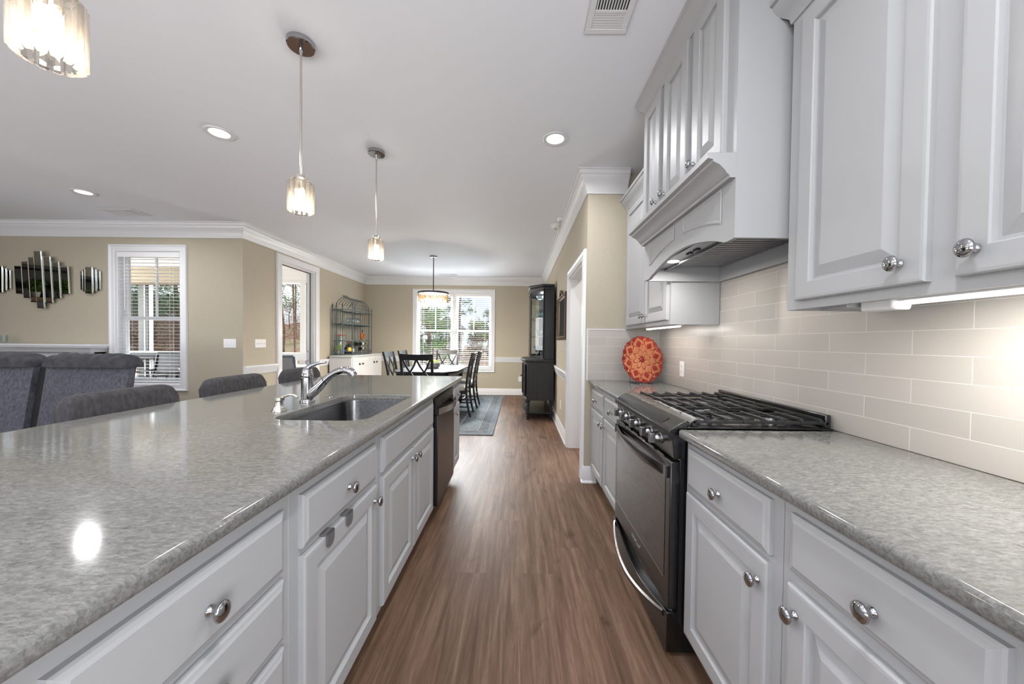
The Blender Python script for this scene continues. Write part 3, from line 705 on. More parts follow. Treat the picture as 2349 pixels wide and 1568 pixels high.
# faucet
fx_, fy_ = -1.121, 1.896
t_ = thing('faucet', 'chrome pull-out faucet with a lever, arching over the sink', 'faucet', (fx_, fy_, .914))
mb = MB(); mb.lathe([(.001, .9142), (.036, .9142), (.036, .925), (.033, .930), (.0295, .932), (.0285, 1.045), (.001, 1.045)], (fx_, fy_, 0), n=32); mb.build('body', 'chrome', t_)
mb = MB(); pts = [(-1.108, .955), (-1.085, .972), (-1.055, 1.000), (-1.028, 1.030), (-1.000, 1.056), (-.968, 1.076), (-.935, 1.087), (-.905, 1.086), (-.884, 1.076), (-.872, 1.058)]
mb.tube([(a, fy_, z) for a, z in pts], [.026, .026, .023, .019, .0172, .0172, .018, .0205, .0215, .019], 18, up=(0, 1, 0)); mb.build('spout', 'chrome', t_)
mb = MB(); mb.lathe([(.0185, 0), (.0195, .0015), (.0185, .003)], (0, 0, 0), 'x', 18); 
mb = MB(); mb.cyl((-1.0285, fy_, 1.0285), (-1.0255, fy_, 1.0310), .0202, n=20); mb.build('hose_seam', 'black_metal', t_)
mb = MB(); mb.lathe([(.0285, 1.047), (.0295, 1.052), (.029, 1.065), (.025, 1.083), (.017, 1.098), (.008, 1.104), (.001, 1.105)], (fx_, fy_, 0), n=28)
mb.tube([(-1.128, fy_, 1.070), (-1.118, fy_, 1.093), (-1.098, fy_, 1.110), (-1.070, fy_, 1.121), (-1.040, fy_, 1.126), (-1.022, fy_, 1.127)], [.019, .017, .0125, .0085, .007, .006], 14, up=(0, 1, 0)); mb.build('lever', 'chrome', t_, angle=60)
t_ = thing('soap_dispenser', 'small chrome soap dispenser left of the faucet', 'soap dispenser', (-1.11, 1.656, .914)); sx_, sy_ = -1.11, 1.656
mb = MB(); mb.lathe([(.001, .9142), (.030, .9142), (.030, .918), (.020, .934), (.017, .938), (.016, .944), (.016, .958), (.022, .964), (.022, .976), (.018, .980), (.001, .980)], (sx_, sy_, 0), n=26); mb.build('body', 'nickel', t_)
mb = MB(); mb.tube([(sx_, sy_, .972), (sx_+.02, sy_, .981), (sx_+.045, sy_, .990), (sx_+.068, sy_, .989), (sx_+.085, sy_, .978)], [.008, .007, .006, .0055, .005], 12, up=(0, 1, 0)); mb.build('nozzle', 'nickel', t_)
mb = MB(); mb.lathe([(.001, .9142), (.024, .9142), (.024, .917), (.019, .920), (.001, .921)], (-1.10, 2.08, 0), n=26); solo('hole_cover', mb, 'chrome', 'round chrome hole cover on the worktop behind the sink', 'hole cover', (-1.10, 2.08, .914))
# dishwasher
t_ = thing('dishwasher', 'black stainless dishwasher built into the island', 'dishwasher', (-.85, 2.72, 0))
mb = MB(); mb.box(-.575, -1.14, 2.402, 3.045, .10, .880); mb.box(-.64, -1.14, 2.402, 3.045, .0, .10); mb.build('tub_case', 'black_metal', t_)
mb = MB(); mb.box(-.545, -.574, 2.432, 3.038, .115, .740); mb.build('door', 'black_steel', t_, bevel=.003)
mb = MB(); mb.prism([(-.574, .742), (-.545, .742), (-.545, .752), (-.557, .80), (-.552, .858), (-.574, .866)], 2.432, 3.038, 'xz'); mb.build('control_panel', 'black_steel', t_, bevel=.002)
mb = MB(); mb.prism([(y_, .795-.030*math.sin(PI*k_/12)) for k_, y_ in enumerate([2.465+.045*q for q in range(13)])] + [(3.005, .800), (2.465, .800)], -.5575, -.5435, 'yz'); mb.build('handle_recess', 'black_gloss', t_)
mb = MB(); rings = []
for k in range(13):
    u = k/12; y = 2.445+u*.58; bow = .010+.050*math.sin(PI*u)
    rings.append([(-.546+bow-.006, y, .742), (-.546+bow, y, .742), (-.546+bow+.002, y, .785), (-.546+bow-.004, y, .785)])
mb.loft(rings); mb.build('handle', 'steel_light', t_)
# right-hand run
base_cab('white base cabinet at the frame edge, drawer over a door', -1, .43, .882, [('drawer', .470, .848, .715, .850, .640, .768), ('door', .470, .848, .140, .684, .818, .625)], depth=.583)
base_cab('white base cabinet next to the range, drawer over a door', -1, .885, 1.393, [('drawer', .918, 1.362, .705, .850, 1.14, .768), ('door', .918, 1.362, .140, .684, .948, .622)], depth=.583)
base_cab('white base cabinet beside the camera, outside the picture', -1, -.30, .427, [('drawer', -.26, .39, .715, .850, .06, .768), ('door', -.26, .055, .140, .684, .03, .625), ('door', .075, .39, .140, .684, .105, .625)], depth=.583)
base_cab('white base cabinet in the far corner with two drawers over two doors', -1, 2.206, 3.186, [('drawer', 2.245, 2.690, .700, .845, 2.46, .768), ('drawer', 2.735, 3.165, .700, .845, 2.95, .768), ('door', 2.245, 2.690, .138, .678, 2.665, .62), ('door', 2.735, 3.165, .138, .678, 2.76, .62)], depth=.583)

# ------------------------------------------------------------------ range
RY0, RY1 = 1.405, 2.190
t_ = thing('range', 'black stainless gas range between the white cabinets', 'range', (.92, 1.8, 0))
mb = MB(); mb.box(.640, 1.235, RY0+.002, RY1-.002, .02, .900); mb.box(.68, 1.2, RY0+.03, RY1-.03, 0, .02)
for y in (RY0+.001,): 
    for k in range(3): mb.box(.70+k*.03, .712+k*.03, y-.002, y, .08, .84)
mb.build('side_body', 'black_gloss', t_, bevel=.002)
mb = MB(); mb.box(.602, .640, RY0, RY1, .195, .782); dr = mb.build('oven_door', 'black_steel', t_, bevel=.004)
mb = MB(); mb.box(.6005, .603, RY0+.045, RY1-.035, .300, .745); mb.build('oven_glass', 'oven_glass', dr)
mb = MB(); mb.box(.5995, .6025, RY0+.045, RY1-.035, .296, .2995); mb.build('glass_trim', 'mirror_edge', dr)
def bow_handle(par, z, h, xb, depth, m, y0=RY0+.03, y1=RY1-.02, drop=0.0, th=.010):
    mb = MB(); rings = []
    for k in range(25):
        u = k/24; y = y0+u*(y1-y0); b_ = .004+depth*(math.sin(PI*u)**.75); zz = z-drop*math.sin(PI*u)
        rings.append([(xb-b_+th, y, zz-h/2), (xb-b_+.002, y, zz-h/2), (xb-b_, y, zz-h*.25), (xb-b_, y, zz+h*.3), (xb-b_+.003, y, zz+h/2), (xb-b_+th, y, zz+h/2)])
    mb.loft(rings)
    for y in (y0, y1): mb.box(xb+.002, xb-.012, y-.010, y+.010, z-h/2-.004, z+h/2+.004)
    return mb.build('handle', m, par, angle=50)
bow_handle(dr, .735, .040, .601, .045, 'handle_steel')
# maker's lettering on the door
fc = bpy.data.curves.new('lettering', 'FONT'); fc.body = 'Whirlpool'; fc.size = .030; fc.extrude = .0006; fc.align_x = 'CENTER'
tmp = bpy.data.objects.new('tmp', fc); COL.objects.link(tmp); bpy.context.view_layer.update()
me = bpy.data.meshes.new_from_object(tmp.evaluated_get(bpy.context.evaluated_depsgraph_get())); bpy.data.objects.remove(tmp)
me.materials.clear(); me.materials.append(MATS['mirror_edge'])
lg = bpy.data.objects.new('lettering', me); COL.objects.link(lg); lg.parent = dr
lg.matrix_local = Matrix(((0, 0, -1, .6008-.92), (-1, 0, 0, 1.80-1.8), (0, 1, 0, .238), (0, 0, 0, 1)))
# storage drawer with scooped top
mb = MB(); n = 24; top = [(RY0+.0+(RY1-RY0)*k/n, .182-.075*math.sin(PI*k/n)**1.2) for k in range(n+1)]
mb.prism([(RY0, .022)] + top + [(RY1, .022)], .598, .640, 'yz'); sd = mb.build('storage_drawer', 'black_steel', t_, bevel=.002)
mb = MB(); mb.box(.622, .641, RY0+.01, RY1-.01, .10, .194); mb.build('recess', 'black_gloss', t_)
mb = MB(); rings = []
for k in range(25):
    u = k/24; y = RY0+.035+u*(RY1-RY0-.05); b_ = .003+.055*math.sin(PI*u)**.8; z = .155-.045*math.sin(PI*u)
    rings.append([(.602-b_, y, z-.014), (.596-b_, y, z-.010), (.595-b_, y, z+.008), (.604-b_, y, z+.014)])
mb.loft(rings); mb.build('handle', 'handle_steel', sd, angle=50)
# control console
mb = MB(); mb.prism([(.592, .905), (.592, .884), (.606, .878), (.616, .792), (.662, .792), (.662, .945), (.640, .936)], RY0, RY1, 'xz'); cp_ = mb.build('control_console', 'black_steel', t_, bevel=.0025)
mb = MB(); mb.add([(.6015, RY0+.10, .9117), (.6015, RY1-.02, .9117), (.6365, RY1-.02, .9360), (.6365, RY0+.10, .9360)], [(0, 1, 2, 3)]); mb.build('touch_panel', 'black_gloss', cp_)
for y in (2.075, 1.965, 1.800, 1.635, 1.525):
    mb = MB(); mb.lathe([(.001, .006), (.0235, .006), (.0235, 0), (.019, -.002), (.018, -.024), (.016, -.027), (.001, -.027)], (.606, y, .846), 'x', 26)
    mb.cbox((.573, y, .846), (.026, .026, .040)); kn_ = mb.build('burner_knob', 'steel_light', t_, bevel=.0015)
mb = MB()
for y in (1.47, 1.58, 1.69, 1.80, 1.91, 2.02): mb.box(.6005, .6025, y, y+.07, .7865, .7895)
mb.build('vent_slots', 'steel_light', t_)
# hob
mb = MB(); mb.box(.650, 1.232, RY0-.004, RY1+.004, .9145, .921); mb.box(.662, .668, RY0, RY1, .921, .930); mb.build('hob_surface', 'black_gloss', t_, bevel=.002)
for bx, by, r in ((.80, 1.56, .042), (1.08, 1.55, .034), (.94, 1.80, .050), (.80, 2.03, .036), (1.08, 2.03, .045)):
    mb = MB(); mb.lathe([(r*1.5, .921), (r*1.45, .925), (r*1.05, .927), (r, .936), (.001, .936)], (bx, by, 0), n=24); bu = mb.build('burner', 'steel_light', t_)
    mb = MB(); mb.lathe([(r*.9, .936), (r*.92, .941), (r*.7, .944), (.001, .944)], (bx, by, 0), n=24); mb.build('burner_cap', 'black_iron', bu)
for g0, g1 in ((1.412, 1.797), (1.803, 2.182)):
    mb = MB(); x0, x1 = .716, 1.205; zt = .955; ym = (g0+g1)/2
    for y in (g0+.008, g1-.008): mb.box(x0-.03, x1+.02, y-.006, y+.006, zt-.022, zt-.010)
    for x in (x0-.02, x1+.012): mb.box(x-.006, x+.006, g0, g1, zt-.022, zt-.010)
    for k in range(7):
        x = x0+.03+k*(x1-x0-.04)/6
        for ya, yb_ in ((g0+.002, g0+.155), (g1-.002, g1-.155)) if k % 2 else ((g0+.002, g1-.002),):
            mb.bar((x, ya, zt-.004), (x, yb_, zt-.004), .009, .012)
        for y in (g0+.005, g1-.005): mb.box(x-.006, x+.006, y-.006, y+.006, zt-.022, zt-.002)
    for yy in (g0+.13, g1-.13): mb.bar((x0-.02, yy, zt-.006), (x1+.01, yy, zt-.006), .008, .010)
    for x in (x0-.02, x1+.012):
        for y in (g0+.008, g1-.008): mb.box(x-.008, x+.008, y-.008, y+.008, .921, zt-.012)
    gr = mb.build('grate', 'black_iron', t_, bevel=.0015, segs=1)
    mb = MB(); mb.prism([(.676, .938), (.700, .953), (.712, .953), (.712, .946), (.70, .946), (.678, .932)], g0, g1-.001, 'xz'); mb.build('grate_front_bar', 'steel_light', gr, bevel=.001)
mb = MB(); mb.box(1.212, 1.235, RY0+.01, RY1-.01, .921, .972); mb.build('rear_trim', 'black_steel', t_, bevel=.004)

# ------------------------------------------------------------------ wall cabinets and hood
CABX = .942
t_ = thing('wall_cabinet', 'tall white wall cabinet at the right frame edge', 'cabinet', (1.09, .55, 1.367))
mb = MB(); mb.box(CABX, 1.243, -.30, 1.270, 1.385, 2.38); mb.box(CABX, CABX+.02, -.30, 1.270, 1.367, 1.385); mb.box(CABX+.02, 1.243, 1.252, 1.27, 1.367, 1.385); mb.build('carcass', 'cabinet_paint', t_)
CC = [(0, 0), (.006, 0), (.010, .02), (.028, .042), (.050, .060), (.056, .075), (.066, .080), (.066, .10), (0, .10)]
mb = MB(); mb.sweep([(-o, u) for o, u in CC][::-1], [(CABX, -.30), (CABX, 1.270), (1.243, 1.270)], 2.362); mb.build('crown', 'cabinet_paint', t_)
for a, b_, ky in ((.828, 1.215, .880), (.385, .772, .735), (-.02, .335, .02)):
    mb = MB(); face_panel(mb, -1, CABX, a, b_, 1.395, 2.335); o = mb.build('door', 'cabinet_paint', t_, smooth=False); knob(o, -1, CABX-.019, ky, 1.447, s=1.0)
t_ = thing('wall_cabinet', 'white two-door wall cabinet above the red plate', 'cabinet', (1.09, 2.7, 1.367))
mb = MB(); mb.box(CABX, 1.243, 2.238, 3.187, 1.385, 2.42); mb.box(CABX, CABX+.02, 2.238, 3.187, 1.367, 1.385); mb.box(CABX+.02, 1.243, 2.238, 2.256, 1.367, 1.385); mb.build('carcass', 'cabinet_paint', t_)
mb = MB(); mb.sweep(CC, [(CABX, 3.187), (CABX, 2.238)], 2.400); mb.build('crown', 'cabinet_paint', t_)
for a, b_, ky in ((2.262, 2.660, 2.635), (2.672, 3.130, 2.700)):
    mb = MB(); face_panel(mb, -1, CABX, a, b_, 1.395, 2.385); o = mb.build('door', 'cabinet_paint', t_, smooth=False); knob(o, -1, CABX-.019, ky, 1.447, s=.85)
# under-cabinet lights
def tube_light(label, y0, y1, x, w):
    t_ = thing('under_cabinet_light', label, 'light fixture', (x, (y0+y1)/2, 1.384))
    mb = MB(); mb.box(x-.022, x+.022, y0, y1, 1.366, 1.3845); mb.build('housing', 'white_plastic', t_, bevel=.004)
    mb = MB(); mb.cyl((x-.002, y0+.01, 1.364), (x-.002, y1-.01, 1.364), .0085, n=14); mb.build('tube', 'tube_glow', t_)
    lamp('under_cabinet_lamp', 'AREA', (x+.01, (y0+y1)/2, 1.353), w, (1, .965, .90), (0, math.radians(-15), 0), shape='RECTANGLE', size=.02, size_y=(y1-y0)*.9)
    return t_
tl = tube_light('under-cabinet strip light below the tall right wall cabinet', .18, .96, 1.02, 4.5)
mb = MB(); mb.prism([(1.00, 1.345), (1.045, 1.345), (1.05, 1.355), (1.05, 1.3845), (.995, 1.3845), (.995, 1.352)], .965, 1.055, 'xz'); mb.build('junction_box', 'white_plastic', tl, bevel=.004)
mb = MB(); mb.box(.975, 1.15, 1.075, 1.17, 1.360, 1.3845); solo('transformer_box', mb, 'dull_gray', 'flat dark box under the tall right wall cabinet', 'transformer', (1.06, 1.12, 1.36), bevel=.003)
tube_light('under-cabinet strip light above the red plate', 2.36, 2.98, 1.06, .9)

# hood
HY0, HY1, HX = 1.300, 2.235, .770
t_ = thing('range_hood', 'white cabinet-style range hood with an arched valance', 'range hood', (1.0, 1.77, 1.63))
arch = [(HY0, 1.630), (1.340, 1.628), (1.365, 1.630), (1.392, 1.640)] + [(1.392+.026*k*1.0+0, 1.640+.060*math.sin(PI*(k+.0)/27)**.85+.0) for k in range(1, 27)] + [(2.120, 1.640), (2.148, 1.630), (2.17, 1.628), (HY1, 1.630)]
arch = [(y, z) for y, z in arch if y <= HY1]; arch = sorted(arch)
mb = MB(); mb.prism(arch + [(HY1, 1.94), (HY0, 1.94)], HX, HX+.019, 'yz')
mb.build('valance', 'cabinet_paint', t_)
def archz(y): return 1.640+.060*math.sin(PI*max(0, min(1, (y-1.392)/(2.12-1.392))))**.85
for a, b_ in ((1.385, 1.715), (1.805, 2.140)):
    mb = MB(); N = 14; zt = 1.842; rings = []
    for i, h in ((0, 0), (.004, .004), (.010, .004), (.014, -.004), (.020, -.004), (.032, .002)):
        bot = [(a+i+(b_-a-2*i)*k/N, archz(a+i+(b_-a-2*i)*k/N)+.066+i) for k in range(N+1)]
        rings.append([(HX-h if h > 0 else HX-.0005-(.004+h)*.25, y, z) for y, z in bot + [(b_-i, zt-i), (a+i, zt-i)]])
    mb.loft(rings, False, True); mb.build('valance_panel', 'cabinet_paint', t_, angle=20)
mb = MB(); mb.box(HX, HX+.019, HY0, HY1, 1.94, 2.66); mb.build('face_frame', 'cabinet_paint', t_)
mb = MB(); mb.box(HX+.019, 1.243, HY0, HY0+.018, 1.630, 2.66); mb.box(HX+.019, 1.243, HY1-.018, HY1, 1.630, 2.66); mb.box(HX+.019, 1.243, HY0+.018, HY1-.018, 1.94, 2.66)
mb.box(1.225, 1.243, HY0+.018, HY1-.018, 1.630, 1.715); mb.build('hood_body', 'cabinet_paint', t_)
LP = [(0, 0), (.020, 0), (.022, .010), (.030, .014), (.040, .028), (.058, .046), (.080, .056), (.082, .064), (.092, .066), (.100, .068), (.100, .088), (0, .088)]
mb = MB(); mb.sweep(LP, [(HX, HY1-.001), (HX, HY0+.001)], 1.845); mb.build('ledge_moulding', 'cabinet_paint', t_)
mb = MB(); mb.sweep([(-o*.85, u) for o, u in CC][::-1], [(HX, HY0), (HX, HY1), (1.243, HY1)], ZC-.102); mb.build('crown', 'cabinet_paint', t_)
for a, b_, ky in ((1.362, 1.608, 1.585), (1.660, 1.925, 1.900), (1.980, 2.222, 2.010)):
    mb = MB(); face_panel(mb, -1, HX, a, b_, 1.965, 2.635); o = mb.build('door', 'cabinet_paint', t_, smooth=False); knob(o, -1, HX-.019, ky, 2.03)
mb = MB(); mb.box(.80, 1.225, HY0+.02, HY1-.02, 1.735, 1.75); mb.box(.80, .90, HY0+.02, HY1-.02, 1.70, 1.735); mb.box(.885, .895, HY0+.02, HY1-.02, 1.69, 1.705); ln = mb.build('liner', 'steel_light', t_)
mb = MB(); y = HY0+.03
while y < HY1-.05: mb.prism([(y, 1.735), (y+.006, 1.712), (y+.022, 1.712), (y+.028, 1.735)], .905, 1.215, 'yz'); y += .0345
mb.build('baffle_filter', 'steel_baffle', t_, smooth=False)
mb = MB(); mb.lathe([(.001, 1.6985), (.030, 1.6985), (.032, 1.7005)], (.850, 2.00, 0), n=24); mb.build('lamp_lens', 'lens_glow', t_)
for y in (1.72, 1.79): mb = MB(); mb.box(.842, .860, y, y+.04, 1.694, 1.700); mb.build('switch_button', 'black_metal', t_)
lamp('hood_lamp', 'AREA', (.850, 2.00, 1.694), 2.2, (1, .96, .9), shape='DISK', size=.05)

# ================================================================== ON THE WORKTOP
# flower plate: built facing -y at the origin, standing on its edge
def flower_plate():
    t_ = thing('decorative_plate', 'red and tan flower-shaped ceramic plate standing on the far worktop', 'plate')
    R = .195
    def rim(a, r): return r*(1-.045*abs(math.sin(8*a))**1.5)
    mb = MB(); rings = []
    for r, d in ((.001, .016), (.08, .014), (.15, .004), (R, -.012), (R, -.018), (.15, -.002), (.08, .008), (.001, .010)):
        rings.append([(rim(2*PI*k/128, r)*math.cos(2*PI*k/128), d, R+rim(2*PI*k/128, r)*math.sin(2*PI*k/128)) for k in range(128)])
    # front faces -y: hollow towards +y centre
    mb.loft(rings); mb.build('dish', 'plate_red', t_, angle=60)
    def dish_y(r): return -.018 + .026*max(0, 1-(r/R)**2)
    def petal(mb, a, r0, r1, w, lift, fat=.0):
        c, s = math.cos(a), math.sin(a); N = 12; L, Rr = [], []
        for k in range(N+1):
            u = k/N; r = r0+(r1-r0)*u; hw = w*(math.sin(PI*u**.95))**1.15 if 0 < u < 1 else .0005
            L.append((r, hw)); Rr.append((r, -hw))
        out = L + Rr[::-1]
        def P(r, t_2, dy): return (r*c-t_2*s, dish_y(r)-lift-dy, R+r*s+t_2*c)
        mid = [(r, t2*.72) for r, t2 in out]
        mb.loft([[P(r, t2, -.004) for r, t2 in out], [P(r, t2, .0018) for r, t2 in out], [P(r, t2, .0026) for r, t2 in mid]], True, True)
    for n_, r0, r1, w, off, m1, s1 in ((24, .120, .193, .020, .5, 'outer_petal', .6), (8, .070, .199, .060, 0, 'large_petal', .55), (8, .050, .140, .033, .5, 'middle_petal', .55), (8, .018, .088, .022, 0, 'inner_petal', .5)):
        lift = {'outer_petal': .000, 'large_petal': .0022, 'middle_petal': .0045, 'inner_petal': .0065}[m1]
        for k in range(n_):
            a = 2*PI*(k+off)/n_+.2
            mb = MB(); petal(mb, a, r0, r1, w, lift); o = mb.build(m1, 'plate_red', t_, angle=50)
            mb = MB(); dr_ = r1-r0; petal(mb, a, r0+dr_*.02, r1-dr_*.10, w*.84, lift+.0012); ob = mb.build('petal_field', 'plate_tan', o, angle=50)
            if m1 == 'large_petal' or m1 == 'outer_petal':
                mb = MB(); petal(mb, a, r0+dr_*.25, r1-dr_*.28, w*.42, lift+.0026); mb.build('petal_heart', 'plate_red', o, angle=50)
    mb = MB(); mb.lathe([(.001, dish_y(0)-.012), (.016, dish_y(0)-.011), (.022, dish_y(0)-.006), (.024, dish_y(0))], (0, 0, R), 'y', 20); mb.build('centre_boss', 'plate_red', t_)
    return t_
pt = flower_plate(); pt.rotation_euler = (math.radians(-9), 0, math.radians(16)); pt.location = (1.030, 2.95, .919)
t_ = thing('plate_stand', 'thin black wire stand holding the red plate', 'plate stand', (1.030, 2.97, .914))
def wp(x, y, z): a = math.radians(16); return (1.030+x*math.cos(a)-y*math.sin(a), 2.95+x*math.sin(a)+y*math.cos(a), z)
mb = MB()
for sx in (-.06, .06):
    mb.tube([wp(sx, -.035, .932), wp(sx, -.030, .918), wp(sx, .0, .9165), wp(sx, .11, .9165), wp(sx*.6, .085, 1.06)], .0022, 6)
mb.tube([wp(-.06, .10, .9165), wp(.06, .10, .9165)], .0022, 6); mb.build('wire_frame', 'black_metal', t_)

# outlets and switches
def plate(label, name, cat, plane, face, sgn, a, z, w, h, kind, n=1):
    pos = (face, a, z) if plane == 'x' else (a, face, z)
    t_ = thing(name, label, cat, pos)
    def bx(mb, a0, a1, d0, d1, z0, z1):
        if plane == 'x': mb.box(face+sgn*d0, face+sgn*d1, a0, a1, z0, z1)
        else: mb.box(a0, a1, face+sgn*d0, face+sgn*d1, z0, z1)
    mb = MB(); bx(mb, a-w/2, a+w/2, .0005, .006, z-h/2, z+h/2); mb.build('cover_plate', 'white_plastic', t_, bevel=.002)
    for k in range(n):
        c = a+(k-(n-1)/2)*.046
        if kind == 'rocker': mb = MB(); bx(mb, c-.016, c+.016, .006, .0085, z-.033, z+.033); mb.build('rocker', 'white_plastic', t_, bevel=.0015)
        elif kind == 'toggle': mb = MB(); bx(mb, c-.005, c+.005, .006, .016, z-.012, z+.004); mb.build('toggle', 'white_plastic', t_, bevel=.001)
        else:
            for dz in (-.02, .02):
                mb = MB(); bx(mb, c-.015, c+.015, .006, .0078, z+dz-.014, z+dz+.014); so = mb.build('socket', 'white_plastic', t_, bevel=.002)
                mb = MB(); bx(mb, c-.007, c-.005, .0078, .0084, z+dz-.005, z+dz+.006); bx(mb, c+.005, c+.007, .0078, .0084, z+dz-.005, z+dz+.006); mb.build('slots', 'black_metal', so)
plate('white double outlet on the tiled backsplash near the red plate', 'outlet', 'outlet', 'x', XW, -1, 2.735, 1.055, .07, .115, 'outlet')
plate('white three-rocker switch plate on the living room wall', 'light_switch', 'switch', 'y', YL, -1, -3.79, 1.185, .165, .118, 'rocker', 3)
plate('white four-toggle switch plate between the wall corner and the porch doorway', 'light_switch', 'switch', 'x', XL, 1, 5.005, 1.185, .21, .118, 'toggle', 4)
plate('white single switch beside the hall doorway', 'light_switch', 'switch', 'x', XR, -1, 4.43, 1.17, .075, .118, 'toggle', 1)
plate('white outlet low on the far wall beside the dark cabinet', 'outlet', 'outlet', 'y', YB, -1, .035, .375, .075, .118, 'outlet')
plate('white outlet low on the right wall past the hall doorway', 'outlet', 'outlet', 'x', XR, -1, 5.0, .38, .075, .118, 'outlet')

# ================================================================== STOOLS
def make_stool():
    t_ = thing('bar_stool', 'x', 'bar stool', group='bar stools along the island')
    # faces +x ; back at x=-.22 ; local origin on the floor
    mb = MB(); rings = []
    for k in range(29):
        u = k/28; y = -.25+.50*u; cv = .012*(1-(2*u-1)**2); e = 1-abs(2*u-1)**14; top = .990-.040*(1-e); w = .030
        b0 = .60
        rings.append([(-.205-cv-w, y, b0), (-.245-cv-w, y, top-.03), (-.243-cv-w*.6, y, top-.006), (-.240-cv, y, top), (-.232-cv+w*.6, y, top-.006), (-.228-cv+w, y, top-.03), (-.19-cv+w, y, b0)])
    mb.loft(rings); mb.build('backrest', 'upholstery', t_, angle=60)
    mb = MB(); mb.loft([rr for rr in [[(x, y, z) for x, y in rrect(-.235+g, .235-g, -.245+g, .245-g, .04, 4)] for g, z in ((.012, .575), (0, .59), (0, .645), (.012, .662), (.05, .668))]]); mb.build('seat', 'upholstery', t_, angle=60)
    for sx, sy in ((-1, -1), (-1, 1), (1, -1), (1, 1)):
        mb = MB(); mb.loft([[(sx*.20+dx*.018*(1 if 1 else 0)+o, sy*.20+dy*.018+p, z) for dx, dy in ((-1, -1), (1, -1), (1, 1), (-1, 1))] for z, o, p in ((.0, sx*.02, sy*.015), (.58, 0, 0))]); mb.build('leg', 'charcoal_wood', t_)
    for p0, p1 in (((-.21, -.21, .22), (-.21, .21, .22)), ((.21, -.21, .26), (.21, .21, .26)), ((-.21, -.21, .30), (.21, -.21, .30)), ((-.21, .21, .30), (.21, .21, .30))):
        mb = MB(); mb.bar(p0, p1, .02, .03); mb.build('footrail', 'charcoal_wood', t_)
    return t_
st = make_stool(); st.location = (-1.745, 1.79, 0); st['label'] = 'grey upholstered bar stool nearest the camera, its back rising over the island'
for y, l in ((2.50, 'middle grey upholstered bar stool behind the island worktop'), (3.25, 'farthest grey bar stool, seen behind the kitchen faucet')):
    dup(st, (-1.745, y, 0), None, l)

# ================================================================== SOFA (backs towards the camera)
t_ = thing('sofa', 'grey velvet reclining sofa seen from behind over the island', 'sofa', (-4.2, 3.4, 0))
def wob(x, z, s): return .006*math.sin(7*x*s+z*9)+.004*math.sin(19*x+5*z*s)
def sofa_back(x0, x1, yb):
    lean = .14
    mb = MB(); NX = 14; rings = []
    for z, g in ((.10, .0), (.3, 0), (.6, .004), (.9, .004), (1.00, .0)):
        y = yb + (z-.10)*lean; th = .07
        rings.append([(x0+g, y+.012, z), (x0+.03, y, z), (x1-.03, y, z), (x1-g, y+.012, z), (x1-g, y+th, z), (x0+g, y+th, z)])
    mb.loft(rings); b_ = mb.build('back_panel', 'sofa_velvet', t_, angle=50)
    mb = MB(); rings = []; NX = 110; yt = yb+.90*lean
    for k in range(NX+1):
        u = k/NX; x = x0-.004+u*(x1-x0+.008); e = (1-abs(2*u-1)**9)**.55 if 0 < u < 1 else .0
        hgt = .030+.085*e; ring = []
        for j in range(14):
            v = j/13; ang = PI*v
            fold = .0075*math.sin(70*u*(x1-x0)-7*v*(1 if u > .5 else -1)+3)*min(1, (abs(2*u-1))**.8*1.3)*math.sin(ang)
            r = .16+.004*math.sin(13*u)
            ry = .095*(.70+.30*e)
            ring.append((x, yt+.055-(ry+fold)*math.cos(ang)*(1 if v < .5 else 1), .990 + (hgt+fold)*math.sin(ang)**.62))
        rings.append(ring)
    mb.loft(rings); mb.build('headrest_cushion', 'sofa_top', t_, angle=70)
    mb = MB(); mb.box(x0+.02, x1-.02, yb+.20, yb+.85, .20, .50); mb.build('seat_cushion', 'sofa_velvet', t_, bevel=.04, segs=3)
SY = 2.90
sofa_back(-4.03, -3.315, SY); sofa_back(-4.95, -4.135, SY); sofa_back(-5.80, -4.97, SY)
mb = MB(); rings = []
for z, g in ((.30, 0), (.80, 0), (.965, .0), (1.01, .012), (1.03, .04)):
    y = SY+.05+(z-.1)*.14; rings.append([(-4.132+g, y+g*.6, z), (-4.033-g, y+g*.6, z), (-4.033-g, y+.07, z), (-4.132+g, y+.07, z)])
mb.loft(rings); mb.build('console_back', 'sofa_gap', t_, angle=50)
mb = MB(); mb.box(-4.13, -4.03, SY+.2, SY+.85, .15, .62); mb.build('console', 'sofa_velvet', t_, bevel=.02)
for x in (-3.33, -5.93): mb = MB(); mb.box(x, x+.13, SY+.16, SY+.95, .05, .62); mb.build('arm', 'sofa_velvet', t_, bevel=.04, segs=3)
mb = MB(); mb.box(-5.9, -3.25, SY+.05, SY+.85, .06, .2); mb.build('base_frame', 'sofa_velvet', t_, bevel=.02)
for x in (-5.85, -3.30):
    for y in (SY+.1, SY+.8): mb = MB(); mb.box(x-.03, x+.03, y-.03, y+.03, 0, .06); mb.build('foot', 'black_metal', t_)

# ================================================================== FIREPLACE MANTEL, MIRRORS
t_ = thing('mantelpiece', 'white fireplace mantelpiece below the strip mirrors', 'mantelpiece', (-6.45, YL-.1, 0)); MY = YL-.001
mb = MB(); mb.box(-7.45, -5.36, MY-.235, MY, 1.130, 1.155); mb.build('mantel_shelf', 'trim_paint', t_, bevel=.003)
mb = MB(); mb.sweep([(0, 0), (.02, 0), (.03, .02), (.05, .05), (.062, .06), (.062, .075), (0, .075)], [(-7.40, MY-.165), (-5.43, MY-.165), (-5.43, MY)], 1.055); mb.build('cornice', 'trim_paint', t_)
mb = MB(); mb.box(-7.40, -5.43, MY-.13, MY, .86, 1.13); mb.build('frieze', 'trim_paint', t_, bevel=.002)
for x in (-7.40, -5.68): mb = MB(); mb.box(x, x+.25, MY-.165, MY, 0, 1.06); mb.box(x-.01, x+.26, MY-.18, MY, 0, .14); mb.build('pilaster', 'trim_paint', t_, bevel=.002)
